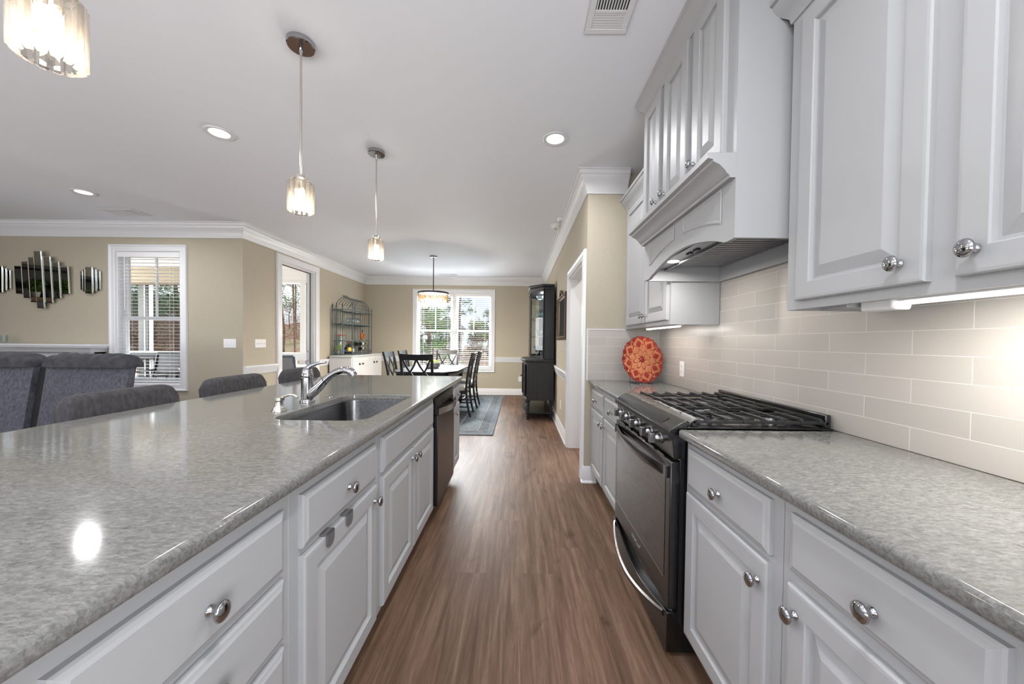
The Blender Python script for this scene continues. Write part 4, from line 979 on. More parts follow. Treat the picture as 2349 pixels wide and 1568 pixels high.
mb = MB(); mb.box(-7.12, -5.72, MY-.09, MY, .0, .86); mb.build('surround', 'quartz_edge', t_)
mb = MB(); mb.box(-6.95, -5.90, MY-.10, MY-.09, .06, .72); mb.build('firebox', 'black_gloss', t_)
def strips(label, xc, zc, ws, hs, dep, lean, name='wall_mirror'):
    t_ = thing(name, label, 'mirror', (xc, YL-.004, zc)); x = xc-sum(ws)/2
    for k, (w, h, d) in enumerate(zip(ws, hs, dep)):
        y = YL-.012-d; rings = []
        for i, q in ((0, 0), (0, .010), (.009, .014)):
            rings.append([(x+i+.001, y-q, zc-h/2+i), (x+w-i-.001, y-q, zc-h/2+i), (x+w-i-.001, y-q, zc+h/2-i), (x+i+.001, y-q, zc+h/2-i)])
        mb = MB(); mb.loft(rings[:2], True, False); mb.loft(rings[1:], False, False); mb.cur = 1; mb.add(rings[2], [(0, 1, 2, 3)])
        mb.build('mirror_strip', ['mirror_edge', 'smoked_mirror'], t_, smooth=False); x += w
    mb = MB(); mb.box(xc-sum(ws)*.42, xc+sum(ws)*.42, YL-.012, YL-.003, zc-.10, zc+.10); mb.build('backing_board', 'black_metal', t_)
    t_.rotation_euler = (lean, 0, 0); return t_
bm_ = strips('large stepped mirror of seven leaning strips over the mantel', -6.215, 1.985, [.105, .10, .09, .105, .10, .10, .11], [.36, .47, .58, .735, .60, .475, .36], [0, .006, .012, .022, .012, .006, 0], math.radians(2.2))
bm_.location.y -= .016
strips('small stepped mirror between the large mirror and the window', -5.60, 1.987, [.04, .04, .10, .04, .045], [.245, .29, .345, .29, .245], [0, .006, .014, .006, 0], 0)
strips('small stepped mirror cut by the left frame edge', -6.78, 1.987, [.04, .04, .10, .04, .045], [.245, .29, .345, .29, .245], [0, .006, .014, .006, 0], 0)
t_ = thing('vase', 'clear glass vase on the mantel at the left frame edge', 'vase', (-6.60, YL-.14, 1.155))
mb = MB(); mb.lathe([(.001, 1.1555), (.035, 1.1555), (.04, 1.165), (.045, 1.20), (.05, 1.26), (.048, 1.26), (.042, 1.20), (.034, 1.17), (.001, 1.168)], (-6.605, YL-.14, 0), n=24); mb.build('glass_body', 'stem_glass', t_)

# ================================================================== BUFFET AND ETAGERE
t_ = thing('sideboard', 'low white sideboard against the left dining wall', 'sideboard', (-3.37, 7.47, 0)); bx0, bx1, by0, by1 = XL+.04, -3.155, 6.76, 8.21
mb = MB(); mb.box(bx0, bx1, by0, by1, .06, .925); mb.box(bx0, bx1-.03, by0+.02, by1-.02, 0, .06); mb.build('carcass', 'buffet_white', t_, bevel=.003)
mb = MB(); mb.box(bx0-.0, bx1+.02, by0-.015, by1+.015, .925, .95); mb.build('sideboard_top', 'buffet_white', t_, bevel=.005)
for k in range(4):
    a = by0+.02+k*(by1-by0-.04)/4; b_ = a+(by1-by0-.04)/4
    mb = MB(); face_panel(mb, 1, bx1, a+.004, b_-.004, .10, .895, style='flat'); o = mb.build('door', 'buffet_white', t_, angle=25)
    y = b_-.07 if k % 2 == 0 else a+.07
    mb = MB(); mb.tube([(bx1+.019, y-.025, .775), (bx1+.04, y-.025, .775), (bx1+.04, y+.025, .775), (bx1+.019, y+.025, .775)], .004, 8); mb.box(bx1+.018, bx1+.021, y-.032, y+.032, .755, .795); mb.build('pull', 'black_metal', o)
ez = .951
t_ = thing('etagere', 'blue-grey wrought iron etagere standing on the white sideboard', 'etagere', (-3.42, 7.45, ez))
A, A2, B_, C_, D_, E_, F2, F_2 = (-3.565, 6.85), (-3.575, 7.02), (-3.375, 6.85), (-3.255, 7.00), (-3.255, 7.76), (-3.315, 8.05), (-3.575, 7.80), (-3.565, 8.05)
H1, H2 = 1.885, 1.975
for p, h, fin in ((A, H1, 1), (A2, H2, 0), (B_, H1, 1), (C_, H2, 0), (D_, H2-.03, 0), (E_, H1, 1), (F2, H2, 0), (F_2, H1, 0)):
    mb = MB(); mb.cyl((*p, ez), (*p, h), .0085, n=8)
    if fin: mb.ball((*p, h+.022), .013); mb.lathe([(.012, h), (.016, h+.006), (.004, h+.03), (.009, h+.045), (.001, h+.06)], (*p, 0), n=8)
    mb.build('post', 'rod_iron', t_)
loop = [A, B_, C_, D_, E_, F_2, F2, A2]
for nm, z, solid in (('lower_shelf', .965, True), ('rail_hoop', 1.235, False), ('upper_shelf', 1.555, True), ('top_hoop', 1.83, False)):
    mb = MB()
    for p, q in zip(loop, loop[1:]+loop[:1]): mb.bar((*p, z), (*q, z), .012, .016)
    o = mb.build(nm, 'rod_iron', t_)
    if solid: mb = MB(); mb.prism([(x*.999, y) for x, y in loop], z+.006, z+.012, 'xy'); mb.build('glass_plate', 'shelf_glass', o)
mb = MB()
for p, q, n in ((A, B_, 3), (A2, F2, 9), (A, A2, 2), (F2, F_2, 3), (E_, F_2, 4)):
    for k in range(1, n+1):
        u = k/(n+1); x, y = p[0]+(q[0]-p[0])*u, p[1]+(q[1]-p[1])*u; mb.cyl((x, y, ez+.01), (x, y, 1.83), .0035, n=5)
mb.build('spindles', 'rod_iron', t_)
mb = MB()   # arched canopy
for y0_, y1_ in ((A2[1], A2[1]), ) : pass
for k in range(8):
    y = 7.00+k*.108; pts = []
    for j in range(11):
        a = PI*j/10; pts.append((-3.415-.16*math.cos(a)*1.0, y, 1.935+.145*math.sin(a)**.8))
    mb.tube([(-3.255-.32*j/10 if 0 else -3.575+.32*j/10, y, 1.945+.135*math.sin(PI*j/10)**.7) for j in range(11)], .005, 6)
mb.tube([(-3.415, 6.98, 2.085), (-3.415, 7.78, 2.085)], .008, 6)
mb.tube([(-3.255, 6.99, 1.945), (-3.255, 7.78, 1.945)], .007, 6); mb.tube([(-3.255, 6.99, 1.865), (-3.255, 7.78, 1.865)], .007, 6)
for k in range(8):
    y = 7.05+k*.10; mb.tube([(-3.255, y-.04, 1.868), (-3.255, y-.035, 1.905), (-3.255, y, 1.925), (-3.255, y+.035, 1.905), (-3.255, y+.04, 1.868)], .0035, 5)
for s in (-1, 1):
    mb.tube([(-3.415+s*.02*math.sin(t*1.1), 7.0+.018*t-.05, 2.10+.018*math.cos(t*1.1)) for t in range(0, 12)], .004, 5)
for p, q in ((A, A2), (B_, C_)):
    mb.tube([(*p, 1.83), (p[0]+(q[0]-p[0])*.45, p[1]+(q[1]-p[1])*.45, 1.84), (p[0]+(q[0]-p[0])*.75, p[1]+(q[1]-p[1])*.75, 1.90), (*q, 1.95)], .006, 6)
mb.build('arched_canopy', 'rod_iron', t_)
mb = MB()
for (p, q, n) in ((A, B_, 3), (B_, C_, 2), (C_, D_, 8), (D_, E_, 3)):
    for k in range(n):
        u0, u1 = k/n, (k+1)/n; P0 = Vector((*p, 0)).lerp(Vector((*q, 0)), u0); P1 = Vector((*p, 0)).lerp(Vector((*q, 0)), u1); Mi = (P0+P1)/2
        mb.tube([P0+V(0, 0, .975), P0.lerp(Mi, .3)+V(0, 0, 1.02), Mi+V(0, 0, 1.045), P1.lerp(Mi, .3)+V(0, 0, 1.02), P1+V(0, 0, .975)], .003, 5)
mb.build('gallery_arches', 'rod_iron', t_)
mb = MB(); [mb.bar((-3.545, y, 1.80), (-3.28, y, 1.80), .005, .008) for y in (7.1, 7.2, 7.3, 7.4, 7.5, 7.6, 7.7)]; mb.build('stemware_rack', 'rod_iron', t_)
def wine_glass(x, y, z, s=1, hang=False, name='wine_glass'):
    pr = [(.001, 0), (.034, 0), (.034, .003), (.006, .008), (.0035, .02), (.0035, .085), (.010, .095), (.030, .115), (.038, .145), (.034, .185), (.0325, .185), (.036, .145), (.028, .118), (.001, .100)]
    mb = MB(); mb.lathe([(r*s, (-h if hang else h)*s) for r, h in pr], (0, 0, 0), n=14); return mb
gl = wine_glass(0, 0, 0, 1, True); gl = solo('wine_glass', gl, 'stem_glass', 'clear wine glass hanging upside down under the etagere canopy', 'wine glass', (0, 0, 0), 'hanging wine glasses in the etagere')
first = True
for x, y in [(-3.31, 7.15), (-3.31, 7.25), (-3.31, 7.35), (-3.31, 7.45), (-3.42, 7.15), (-3.42, 7.25), (-3.42, 7.35)]:
    g_ = gl if first else gl.copy()
    if not first: COL.objects.link(g_)
    g_.location = (x, y, 1.795); first = False
# contents
t_ = thing('pitcher', 'clear pitcher with a red lid on the etagere shelf', 'pitcher', (-3.515, 7.10, .98))
mb = MB(); mb.lathe([(.001, .979), (.045, .979), (.055, 1.05), (.052, 1.33), (.049, 1.33), (.05, 1.05), (.001, .985)], (-3.515, 7.10, 0), n=20); mb.build('jug_body', 'stem_glass', t_)
mb = MB(); mb.lathe([(.001, 1.330), (.075, 1.330), (.075, 1.346), (.001, 1.350)], (-3.515, 7.10, 0), n=20); mb.build('lid', 'red_plastic', t_)
def leafy(mb, c, r, n, s, seed, flat=.7):
    rnd = random.Random(seed)
    for _ in range(n):
        d = Vector((rnd.gauss(0, 1), rnd.gauss(0, 1), rnd.gauss(0, flat))); d = d.normalized()*r*rnd.random()**.4; p = Vector(c)+d
        a = Vector((rnd.uniform(-1, 1), rnd.uniform(-1, 1), rnd.uniform(-.6, .6))).normalized(); b_ = a.orthogonal().normalized(); k = s*rnd.uniform(.6, 1.3)
        mb.add([p-a*k, p+b_*k*.4, p+a*k, p-b_*k*.4], [(0, 1, 2, 3)])
t_ = thing('potted_plant', 'small leafy green plant on the lower etagere shelf', 'plant', (-3.495, 6.93, .98))
mb = MB(); mb.lathe([(.001, .979), (.03, .979), (.038, 1.03), (.001, 1.03)], (-3.495, 6.93, 0), n=14); mb.build('pot', 'pot_gray', t_)
mb = MB(); leafy(mb, (-3.495, 6.93, 1.10), .062, 120, .020, 3); mb.build('leaves', 'leaf_light', t_, smooth=False)
def bottle(x, y, z, label, body, capm, lab, s=1.0, rot=None, hz=1):
    t_ = thing('bottle', label, 'bottle', (x, y, z)); o = V(x, y, z)
    mb = MB(); mb.lathe([(.001, 0), (.034*s, 0), (.036*s, .005), (.036*s, .17*hz), (.030*s, .195*hz), (.014*s, .22*hz), (.0135*s, .26*hz)], o, n=18); mb.build('bottle_body', body, t_)
    mb = MB(); mb.lathe([(.0145*s, .245*hz), (.0155*s, .245*hz), (.0155*s, .29*hz), (.001, .29*hz)], o, n=14); mb.build('cap', capm, t_)
    mb = MB(); mb.lathe([(.0368*s, .05*hz), (.0368*s, .14*hz)], o, n=18, caps=False); mb.build('paper_label', lab, t_)
    if rot: t_.rotation_euler = rot
    return t_
bottle(-3.31, 6.99, .978, 'wine bottle with a red neck at the near end of the etagere', 'wine_glass_dark', 'red_plastic', 'label_yellow', 1, None, .9)
bottle(-3.40, 7.06, .978, 'short dark bottle with a blue label in the etagere', 'wine_glass_dark', 'black_metal', 'label_blue', 1, None, .62)
bottle(-3.30, 7.11, .978, 'pale bottle with a white label in the etagere', 'stem_glass', 'black_metal', 'label_white', .9, None, .68)
t_ = thing('wine_rack', 'black wire rack holding lying wine bottles in the etagere', 'wine rack', (-3.42, 7.72, .98))
mb = MB()
for y in (7.62, 7.86):
    mb.tube([(-3.52, y, .979), (-3.52, y, 1.16)], .004, 6); mb.tube([(-3.32, y, .979), (-3.32, y, 1.16)], .004, 6)
    for z in (1.03, 1.13): mb.tube([(-3.52, y, z), (-3.32, y, z)], .004, 6)
mb.build('wire_frame', 'black_metal', t_)
for k, (x, z, l) in enumerate(((-3.46, 1.168, 'dark wine bottle lying on the wine rack, upper rear'), (-3.37, 1.170, 'dark wine bottle lying on the wine rack, upper front'), (-3.37, 1.072, 'dark wine bottle lying on the wine rack, lower row'))):
    bottle(x, 7.58, z, l, 'wine_glass_dark', 'black_metal', 'label_white', 1, (math.radians(-90), 0, 0))
t_ = thing('ring_bottle', 'ring-shaped amber glass bottle in the far bay of the etagere', 'bottle', (-3.34, 7.60, 1.30))
mb = MB(); mb.prism([(-3.50, 7.52), (-3.27, 7.52), (-3.27, 7.80), (-3.50, 7.80)], 1.243, 1.250, 'xy'); 
pts = [(-3.34+.0, 7.64+.05*math.cos(2*PI*k/20), 1.325+.058*math.sin(2*PI*k/20)) for k in range(21)]
mb = MB(); mb.tube(pts, .022, 12); mb.build('ring_body', 'amber', t_)
mb = MB(); mb.cyl((-3.34, 7.64, 1.395), (-3.34, 7.64, 1.44), .010, n=10); mb.cyl((-3.34, 7.64, 1.435), (-3.34, 7.64, 1.46), .016, n=10); mb.build('stopper', 'black_metal', t_)
mb = MB(); mb.box(-3.57, -3.26, 7.50, 7.80, 1.238, 1.246); solo('glass_shelf', mb, 'shelf_glass', 'small glass shelf under the amber ring bottle in the etagere', 'shelf', (-3.4, 7.65, 1.24))

# ================================================================== DINING
mb = MB(); mb.v = []; mb.box(-2.77, -.33, 4.735, 8.205, .0005, .012)
rug = solo('area_rug', mb, 'rug_pile', 'blue-grey patterned rug under the dining table', 'rug', (-1.55, 6.47, 0), bevel=.003)
t_ = thing('dining_table', 'dark blue-black dining table with clipped corners', 'dining table', (-1.53, 6.48, .012)); c = .20
tx0, tx1, ty0, ty1 = -2.06, -1.0, 5.58, 7.42
poly = [(tx0+c, ty0), (tx1-c*.75, ty0), (tx1, ty0+c*1.6), (tx1, ty1-c*1.6), (tx1-c*.75, ty1), (tx0+c*.75, ty1), (tx0, ty1-c*1.6), (tx0, ty0+c*1.6)]
poly[0] = (tx0+c*.75, ty0)
mb = MB(); mb.prism(poly, .725, .762, 'xy'); mb.build('tabletop', 'charcoal_wood', t_, bevel=.008, segs=3)
mb = MB(); mb.box(tx0+.12, tx1-.12, ty0+.14, ty0+.165, .63, .725); mb.box(tx0+.12, tx1-.12, ty1-.165, ty1-.14, .63, .725); mb.box(tx0+.12, tx0+.145, ty0+.14, ty1-.14, .63, .725); mb.box(tx1-.145, tx1-.12, ty0+.14, ty1-.14, .63, .725); mb.build('apron', 'charcoal_wood', t_)
for x in (tx0+.17, tx1-.17):
    for y in (ty0+.2, ty1-.2):
        mb = MB(); mb.box(x-.045, x+.045, y-.045, y+.045, .56, .725); mb.lathe([(.030, .013), (.034, .05), (.028, .08), (.036, .12), (.046, .30), (.040, .48), (.030, .52), (.042, .54), (.042, .56)], (x, y, 0), n=16); mb.build('leg', 'charcoal_wood', t_)
def make_chair():
    t_ = thing('dining_chair', 'x', 'dining chair', group='double cross-back chairs around the dining table')
    # faces +y, back at y=-.2 ; origin on the floor at seat centre
    def pc(z): return -.215 - .42*max(0, z-.46)**1.6*.55 - (.07*((.46-z)/.46)**2 if z < .46 else 0)
    for s in (-1, 1):
        mb = MB(); rings = []
        for k in range(12):
            z = 1.045*k/11; y = pc(z); w = .018; x = s*(.205+.018*z)
            rings.append([(x-w, y-.014, z), (x+w, y-.014, z), (x+w, y+.018, z), (x-w, y+.018, z)])
        mb.loft(rings); mb.build('rear_leg', 'charcoal_wood', t_)
        mb = MB(); rings = [[(s*.20+a*w, .205+b_*w, z) for a, b_ in ((-1, -1), (1, -1), (1, 1), (-1, 1))] for z, w in ((0, .014), (.36, .021), (.44, .021))]; mb.loft(rings); mb.build('front_leg', 'charcoal_wood', t_)
    mb = MB(); rings = []
    for k in range(11):
        u = -1+2*k/10; x = u*.235; cv = .018*(1-u*u); zt = 1.050-.012*(1-u*u)
        rings.append([(x, pc(z)-.010-cv+d, z) for z, d in ((.955, 0), (zt, 0), (zt, .022), (.955, .022))])
    mb.loft(rings); mb.build('top_rail', 'charcoal_wood', t_)
    mb = MB(); zb, zt = .56, .962
    def arc(xa, za, xb, zb_, bulge):
        P = []
        for k in range(9):
            u = k/8; x = xa+(xb-xa)*u+bulge*math.sin(PI*u); z = za+(zb_-za)*u; P.append((x, pc(z), z))
        for p, q in zip(P, P[1:]): mb.bar(p, q, .024, .014, up=(0, 1, 0))
    for s in (-1, 1):
        arc(s*.195, zt-.005, -s*.015, .625, s*.022); arc(-s*.015, .625, -s*.05, .585, 0)
        arc(s*.004, zt, s*.205, .665, -s*.026)
    mb.box(-.205, .205, pc(.58)-.010, pc(.58)+.012, .56, .60); mb.build('cross_back', 'charcoal_wood', t_)
    mb = MB(); mb.loft([[(x, y, z) for x, y in rrect(-.225+g, .225-g, -.20+g, .235-g, .04, 4)] for g, z in ((.01, .425), (0, .435), (0, .465), (.012, .485), (.05, .495))]); mb.build('seat', 'seat_linen', t_, angle=60)
    mb = MB(); mb.box(-.20, .20, .19, .215, .37, .43); mb.box(-.20, .20, -.215, -.19, .37, .43); mb.box(-.21, -.19, -.2, .2, .37, .43); mb.box(.19, .21, -.2, .2, .37, .43); mb.build('seat_rail', 'charcoal_wood', t_)
    for p, q in (((-.20, .2, .16), (-.205, -.24, .16)), ((.20, .2, .16), (.205, -.24, .16)), ((-.2, -.02, .16), (.2, -.02, .16)), ((-.205, -.235, .25), (.205, -.235, .25))): 
        mb = MB(); mb.bar(p, q, .016, .022); mb.build('stretcher', 'charcoal_wood', t_)
    return t_
ch = make_chair(); ch['label'] = 'dark cross-back chair at the table end nearest the kitchen'; ch.location = (-1.465, 5.42, .012)
for x, y, rz, l in ((-1.53, 7.42, PI, 'dark cross-back chair at the window end of the table'),
    (-1.065, 6.06, PI/2, 'cross-back chair on the aisle side of the table, nearer the kitchen'), (-1.045, 6.84, PI/2, 'cross-back chair on the aisle side of the table, nearer the window'),
    (-1.90, 6.07, -PI/2, 'cross-back chair on the sideboard side of the table, nearer the kitchen'), (-1.91, 6.83, -PI/2, 'cross-back chair on the sideboard side of the table, nearer the window')):
    dup(ch, (x, y, .012), rz, l)
t_ = thing('planter_bowl', 'round grey bowl of green moss balls on the dining table', 'planter', (-1.535, 6.42, .762))
mb = MB(); mb.lathe([(.001, .7625), (.095, .7625), (.098, .775), (.118, .782), (.122, .86), (.114, .862), (.110, .84), (.001, .84)], (-1.535, 6.42, 0), n=32); mb.build('bowl', 'pot_gray', t_)
for x, y, r in ((-.05, -.02, .045), (.035, -.03, .048), (0, .05, .05), (-.06, .04, .035), (.065, .03, .035)):
    mb = MB(); mb.ball((-1.535+x, 6.42+y, .865), r, 14, 10); mb.build('moss_ball', 'moss', t_)

# ================================================================== CHINA CABINET
gy0, gy1 = 5.70, 6.92; bxr = .560
t_ = thing('china_cabinet', 'dark wooden china cabinet with a glass hutch and turned legs', 'china cabinet', (.34, 6.3, 0))
def bow(x, b_, n=14): return [(x - b_*math.sin(PI*k/n), gy0+(gy1-gy0)*k/n) for k in range(n+1)]
mb = MB(); mb.prism([(bxr, gy0)] + [(x, y) for x, y in bow(.135, .055)] + [(bxr, gy1)], .335, .935, 'xy'); mb.build('cabinet_body', 'china_wood', t_, bevel=.003)
mb = MB(); mb.prism([(bxr+.006, gy0-.02)] + [(x, gy0-.02 if k == 0 else gy1+.02 if k == 14 else y) for k, (x, y) in enumerate(bow(.100, .062))] + [(bxr+.006, gy1+.02)], .935, .965, 'xy')
mb.prism([(bxr, gy0-.01)] + bow(.118, .06) + [(bxr, gy1+.01)], .915, .935, 'xy'); mb.build('cabinet_top', 'china_wood', t_, bevel=.006)
mb = MB(); mb.box(.185, bxr-.045, gy0-.004, gy0+.002, .37, .40); mb.box(.185, bxr-.045, gy0-.004, gy0+.002, .88, .91); mb.box(.165, .185, gy0-.004, gy0+.002, .37, .91); mb.box(bxr-.045, bxr-.025, gy0-.004, gy0+.002, .37, .91); mb.build('side_moulding', 'china_wood', t_)
mb = MB(); mb.prism([(bxr, gy0-.01)] + bow(.115, .06) + [(bxr, gy1+.01)], .105, .122, 'xy'); mb.build('lower_shelf', 'charcoal_wood', t_, bevel=.004)
mb = MB(); mb.prism([(bxr, gy0)] + bow(.130, .058) + [(bxr, gy1)], .315, .337, 'xy'); mb.build('base_moulding', 'china_wood', t_, bevel=.004)
for x in (.155, bxr-.035):
    for y in (gy0+.04, gy1-.04):
        mb = MB(); mb.lathe([(.001, 0), (.014, 0), (.022, .035), (.028, .07), (.018, .085), (.030, .100), (.022, .122), (.018, .135), (.024, .16), (.030, .20), (.020, .22), (.030, .232), (.020, .245), (.030, .257), (.022, .27), (.034, .29), (.034, .318)], (x, y, 0), n=18); mb.build('leg', 'china_wood', t_)
for k in range(3):
    y0_, y1_ = gy0+.05+k*.375, gy0+.40+k*.375; ym = (y0_+y1_)/2; xx = .135-.055*math.sin(PI*(ym-gy0)/(gy1-gy0))-.012
    mb = MB(); mb.box(xx-.006, xx+.02, y0_, y1_, .38, .89); o = mb.build('door', 'china_wood', t_, bevel=.004)
    mb = MB(); mb.ball((xx-.018, ym, .66), .014); mb.cyl((xx-.018, ym, .66), (xx, ym, .66), .005, n=8); mb.build('knob', 'black_metal', o)
HP = [(bxr, gy0+.03), (.395, gy0+.03), (.190, gy0+.27), (.190, gy1-.27), (.395, gy1-.03), (bxr, gy1-.03)]
hz0, hz1 = .966, 2.085
def off(poly, d): return [(x-(d if x < bxr-.01 else 0), y+(-d if y < 6.3 else d)) for x, y in poly]
mb = MB(); mb.prism(HP, hz0, hz0+.03, 'xy'); mb.build('hutch_base', 'china_wood', t_, bevel=.003)
mb = MB(); mb.prism(off(HP, .012), hz1, hz1+.045, 'xy'); mb.prism(off(HP, .03), hz1+.045, hz1+.085, 'xy'); mb.build('cornice', 'charcoal_wood', t_, bevel=.008)
mb = MB(); mb.box(bxr-.008, bxr, gy0+.048, gy1-.048, hz0+.03, hz1); mb.build('mirror_back', 'mirror', t_)
for a_, b_ in ((gy0+.03, gy0+.048), (gy1-.048, gy1-.03)): mb = MB(); mb.box(.395, bxr, a_, b_, hz0+.03, hz1); mb.build('side_panel', 'charcoal_wood', t_)
mb = MB()
for x, y in ((.198, gy0+.278), (.198, gy1-.278)): mb.box(x-.012, x+.012, y-.012, y+.012, hz0+.03, hz1)
for x, y in ((.392, gy0+.042), (.392, gy1-.042)): mb.box(x-.010, x+.012, y-.012, y+.012, hz0+.03, hz1)
for p, q in zip(HP[1:4], HP[2:5]):
    mb.bar((*p, hz0+.045), (*q, hz0+.045), .018, .03); mb.bar((*p, hz1-.015), (*q, hz1-.015), .018, .03)
mb.build('hutch_frame', 'charcoal_wood', t_)
for p, q in zip(HP[1:4], HP[2:5]):
    mb = MB(); p3, q3 = Vector((*p, 0)), Vector((*q, 0)); dd = (q3-p3).normalized()*.02; mb.bar(p3+dd+V(0, 0, (hz0+hz1)/2+.01), q3-dd+V(0, 0, (hz0+hz1)/2+.01), .003, hz1-hz0-.08); mb.build('glass_pane', 'pane', t_)
for z in (1.33, 1.63, 1.93): mb = MB(); mb.prism([(bxr-.01, gy0+.05), (.405, gy0+.052), (.212, gy0+.28), (.212, gy1-.28), (.405, gy1-.052), (bxr-.01, gy1-.05)], z, z+.007, 'xy'); mb.build('shelf', 'shelf_glass', t_)
lamp('hutch_lamp', 'POINT', (.42, 6.25, 2.03), 6, (1, .97, .92), shadow_soft_size=.03)
mb = MB(); mb.ball((.205-.02, gy0+.29, 1.52), .008); mb.build('door_knob', 'nickel', t_)
gb = solo('wine_glass', wine_glass(0, 0, 0), 'cut_glass', 'clear stem glass on the lowest level of the china cabinet', 'wine glass', (0, 0, 0), 'stem glasses in the china cabinet'); first = True
for x in (.30, .38, .46):
    for y in (5.93, 6.02, 6.12, 6.22, 6.32):
        if x+0 < .33 and y < 5.92: continue
        g_ = gb if first else gb.copy()
        if not first: COL.objects.link(g_)
        g_.location = (x, y+(.46-x)*.3, hz0+.032); first = False
def bowl(x, y, z, r, h, label, m='cut_glass'):
    mb = MB(); mb.lathe([(.001, 0), (r*.4, 0), (r*.45, .006), (r*.8, h*.45), (r, h), (r*.96, h), (r*.76, h*.5), (.001, .012)], (x, y, z), n=24); return solo('glass_bowl', mb, m, label, 'bowl', (x, y, z))
bowl(.38, 6.05, 1.938, .10, .08, 'cut glass bowl on the top shelf of the china cabinet')
bowl(.36, 6.05, 1.638, .07, .10, 'small glass bowl on the second shelf of the china cabinet')
bowl(.36, 6.05, 1.338, .085, .11, 'glass bowl on the third shelf of the china cabinet')
def stood_plate(x, y, z, r, label):
    mb = MB(); mb.lathe([(.001, 0), (r*.6, .002), (r, .014), (r, .018), (r*.6, .006), (.001, .004)], (0, 0, r), 'y', 28); o = solo('glass_plate', mb, 'cut_glass', label, 'plate', (0, 0, 0)); o.location = (x, y, z); o.rotation_euler = (math.radians(-14), 0, math.radians(-35)); return o
stood_plate(.46, 6.16, 1.638, .11, 'clear glass plate standing on the second shelf of the china cabinet')
stood_plate(.46, 6.16, 1.338, .12, 'clear glass plate standing on the third shelf of the china cabinet')

# framed mirror on the right wall
fy0, fy1, fz0, fz1 = 4.47, 5.42, 1.285, 1.885; XF = XR-.001
t_ = thing('framed_mirror', 'antique gold framed wall mirror beyond the hall doorway', 'mirror', (XF, (fy0+fy1)/2, (fz0+fz1)/2))
mb = MB(); fp = [(0, 0), (0, .022), (.012, .030), (.022, .020), (.040, .024), (.055, .012), (.06, 0)]
loop = [(fy0, fz0, 1, 1), (fy1, fz0, -1, 1), (fy1, fz1, -1, -1), (fy0, fz1, 1, -1), (fy0, fz0, 1, 1)]
mb.loft([[(XF-h, y+sy*o, z+sz*o) for o, h in fp] for y, z, sy, sz in loop], False, False)
for k in range(30):
    u = k/30; 
    for z in (fz0+.03, fz1-.03): mb.ball((XF-.026, fy0+.03+(fy1-fy0-.06)*u, z), .0085, 6, 5)
for k in range(20):
    for y in (fy0+.03, fy1-.03): mb.ball((XF-.026, y, fz0+.03+(fz1-fz0-.06)*k/20), .0085, 6, 5)
ym = (fy0+fy1)/2; mb.tube([(XF-.02, ym-.16, fz1-.01), (XF-.022, ym-.09, fz1+.035), (XF-.024, ym, fz1+.06), (XF-.022, ym+.09, fz1+.035), (XF-.02, ym+.16, fz1-.01)], [.008, .014, .02, .014, .008], 8); mb.build('frame', 'gold_frame', t_)
mb = MB(); mb.box(XF-.008, XF-.001, fy0+.05, fy1-.05, fz0+.05, fz1-.05); mb.build('mirror_glass', 'mirror', t_)

# ================================================================== PORCH
PX0, PY1 = -9.6, 7.55
mb = MB(); mb.box(PX0, XL-T, YL+T, PY1+.2, -.20, -.02); mb.org = V(0, 0, 0); o = struct('floor_porch', mb, 'porch_floor')
mb = MB(); mb.box(PX0, XL-T, YL+T, PY1+.2, 2.70, 2.80); struct('ceiling_porch', mb, 'porch_white')
mb = MB(); mb.sweep([(0, -.20), (.02, -.20), (.03, -.16), (.07, -.10), (.09, -.03), (.10, 0), (0, 0)], [(PX0, PY1), (XL-T, PY1)], 2.70); mb.box(PX0, XL-T, PY1, PY1+.14, 2.43, 2.70); struct('trim_porch_beam', mb, 'porch_white')
mb = MB(); mb.box(PX0, XL-T, PY1+.0, PY1+.14, .80, .94); mb.box(PX0, XL-T, PY1-.02, PY1+.16, .94, .965); struct('trim_porch_sill', mb, 'porch_white')
mb = MB(); mb.box(PX0, XL-T, PY1+.04, PY1+.10, .02, .06)
x = PX0
while x < XL-T: mb.box(x, x+.035, PY1+.05, PY1+.085, .06, .80); x += .115
pr_ = thing('porch_screen', 'white porch railing with balusters, posts and screen frames', 'railing', (-6.5, PY1, 0)); mb.build('railing', 'porch_white', pr_)
for x, w, m in ((-4.57, .11, 'porch_white'), (-4.485, .035, 'black_metal'), (-3.86, .1, 'porch_white'), (-8.00, .12, 'porch_gray'), (-7.925, .025, 'porch_white'), (-9.5, .14, 'porch_gray'), (-7.875, .05, 'black_metal'), (-7.81, .045, 'porch_white')):
    mb = MB(); mb.box(x-w/2, x+w/2, PY1+.01, PY1+.01+min(w, .12), .10, 2.43); mb.box(x-w/2-.005, x+w/2+.005, PY1+.005, PY1+.015+min(w, .12), -.02, .10); mb.build('post' if w > .05 else 'screen_frame', m, pr_)
# roller shade beyond the living room window
t_ = thing('roller_shade', 'beige bamboo roller shade hanging on the porch', 'roller shade', (-8.0, PY1-.1, 2.43))
mb = MB(); mb.box(-9.3, -6.7, PY1-.16, PY1-.15, 2.37, 2.699); mb.build('shade_cloth', 'porch_shade', t_)
mb = MB(); mb.cyl((-9.3, PY1-.155, 2.36), (-6.7, PY1-.155, 2.36), .025, n=10); mb.build('rolled_hem', 'gold_frame', t_)
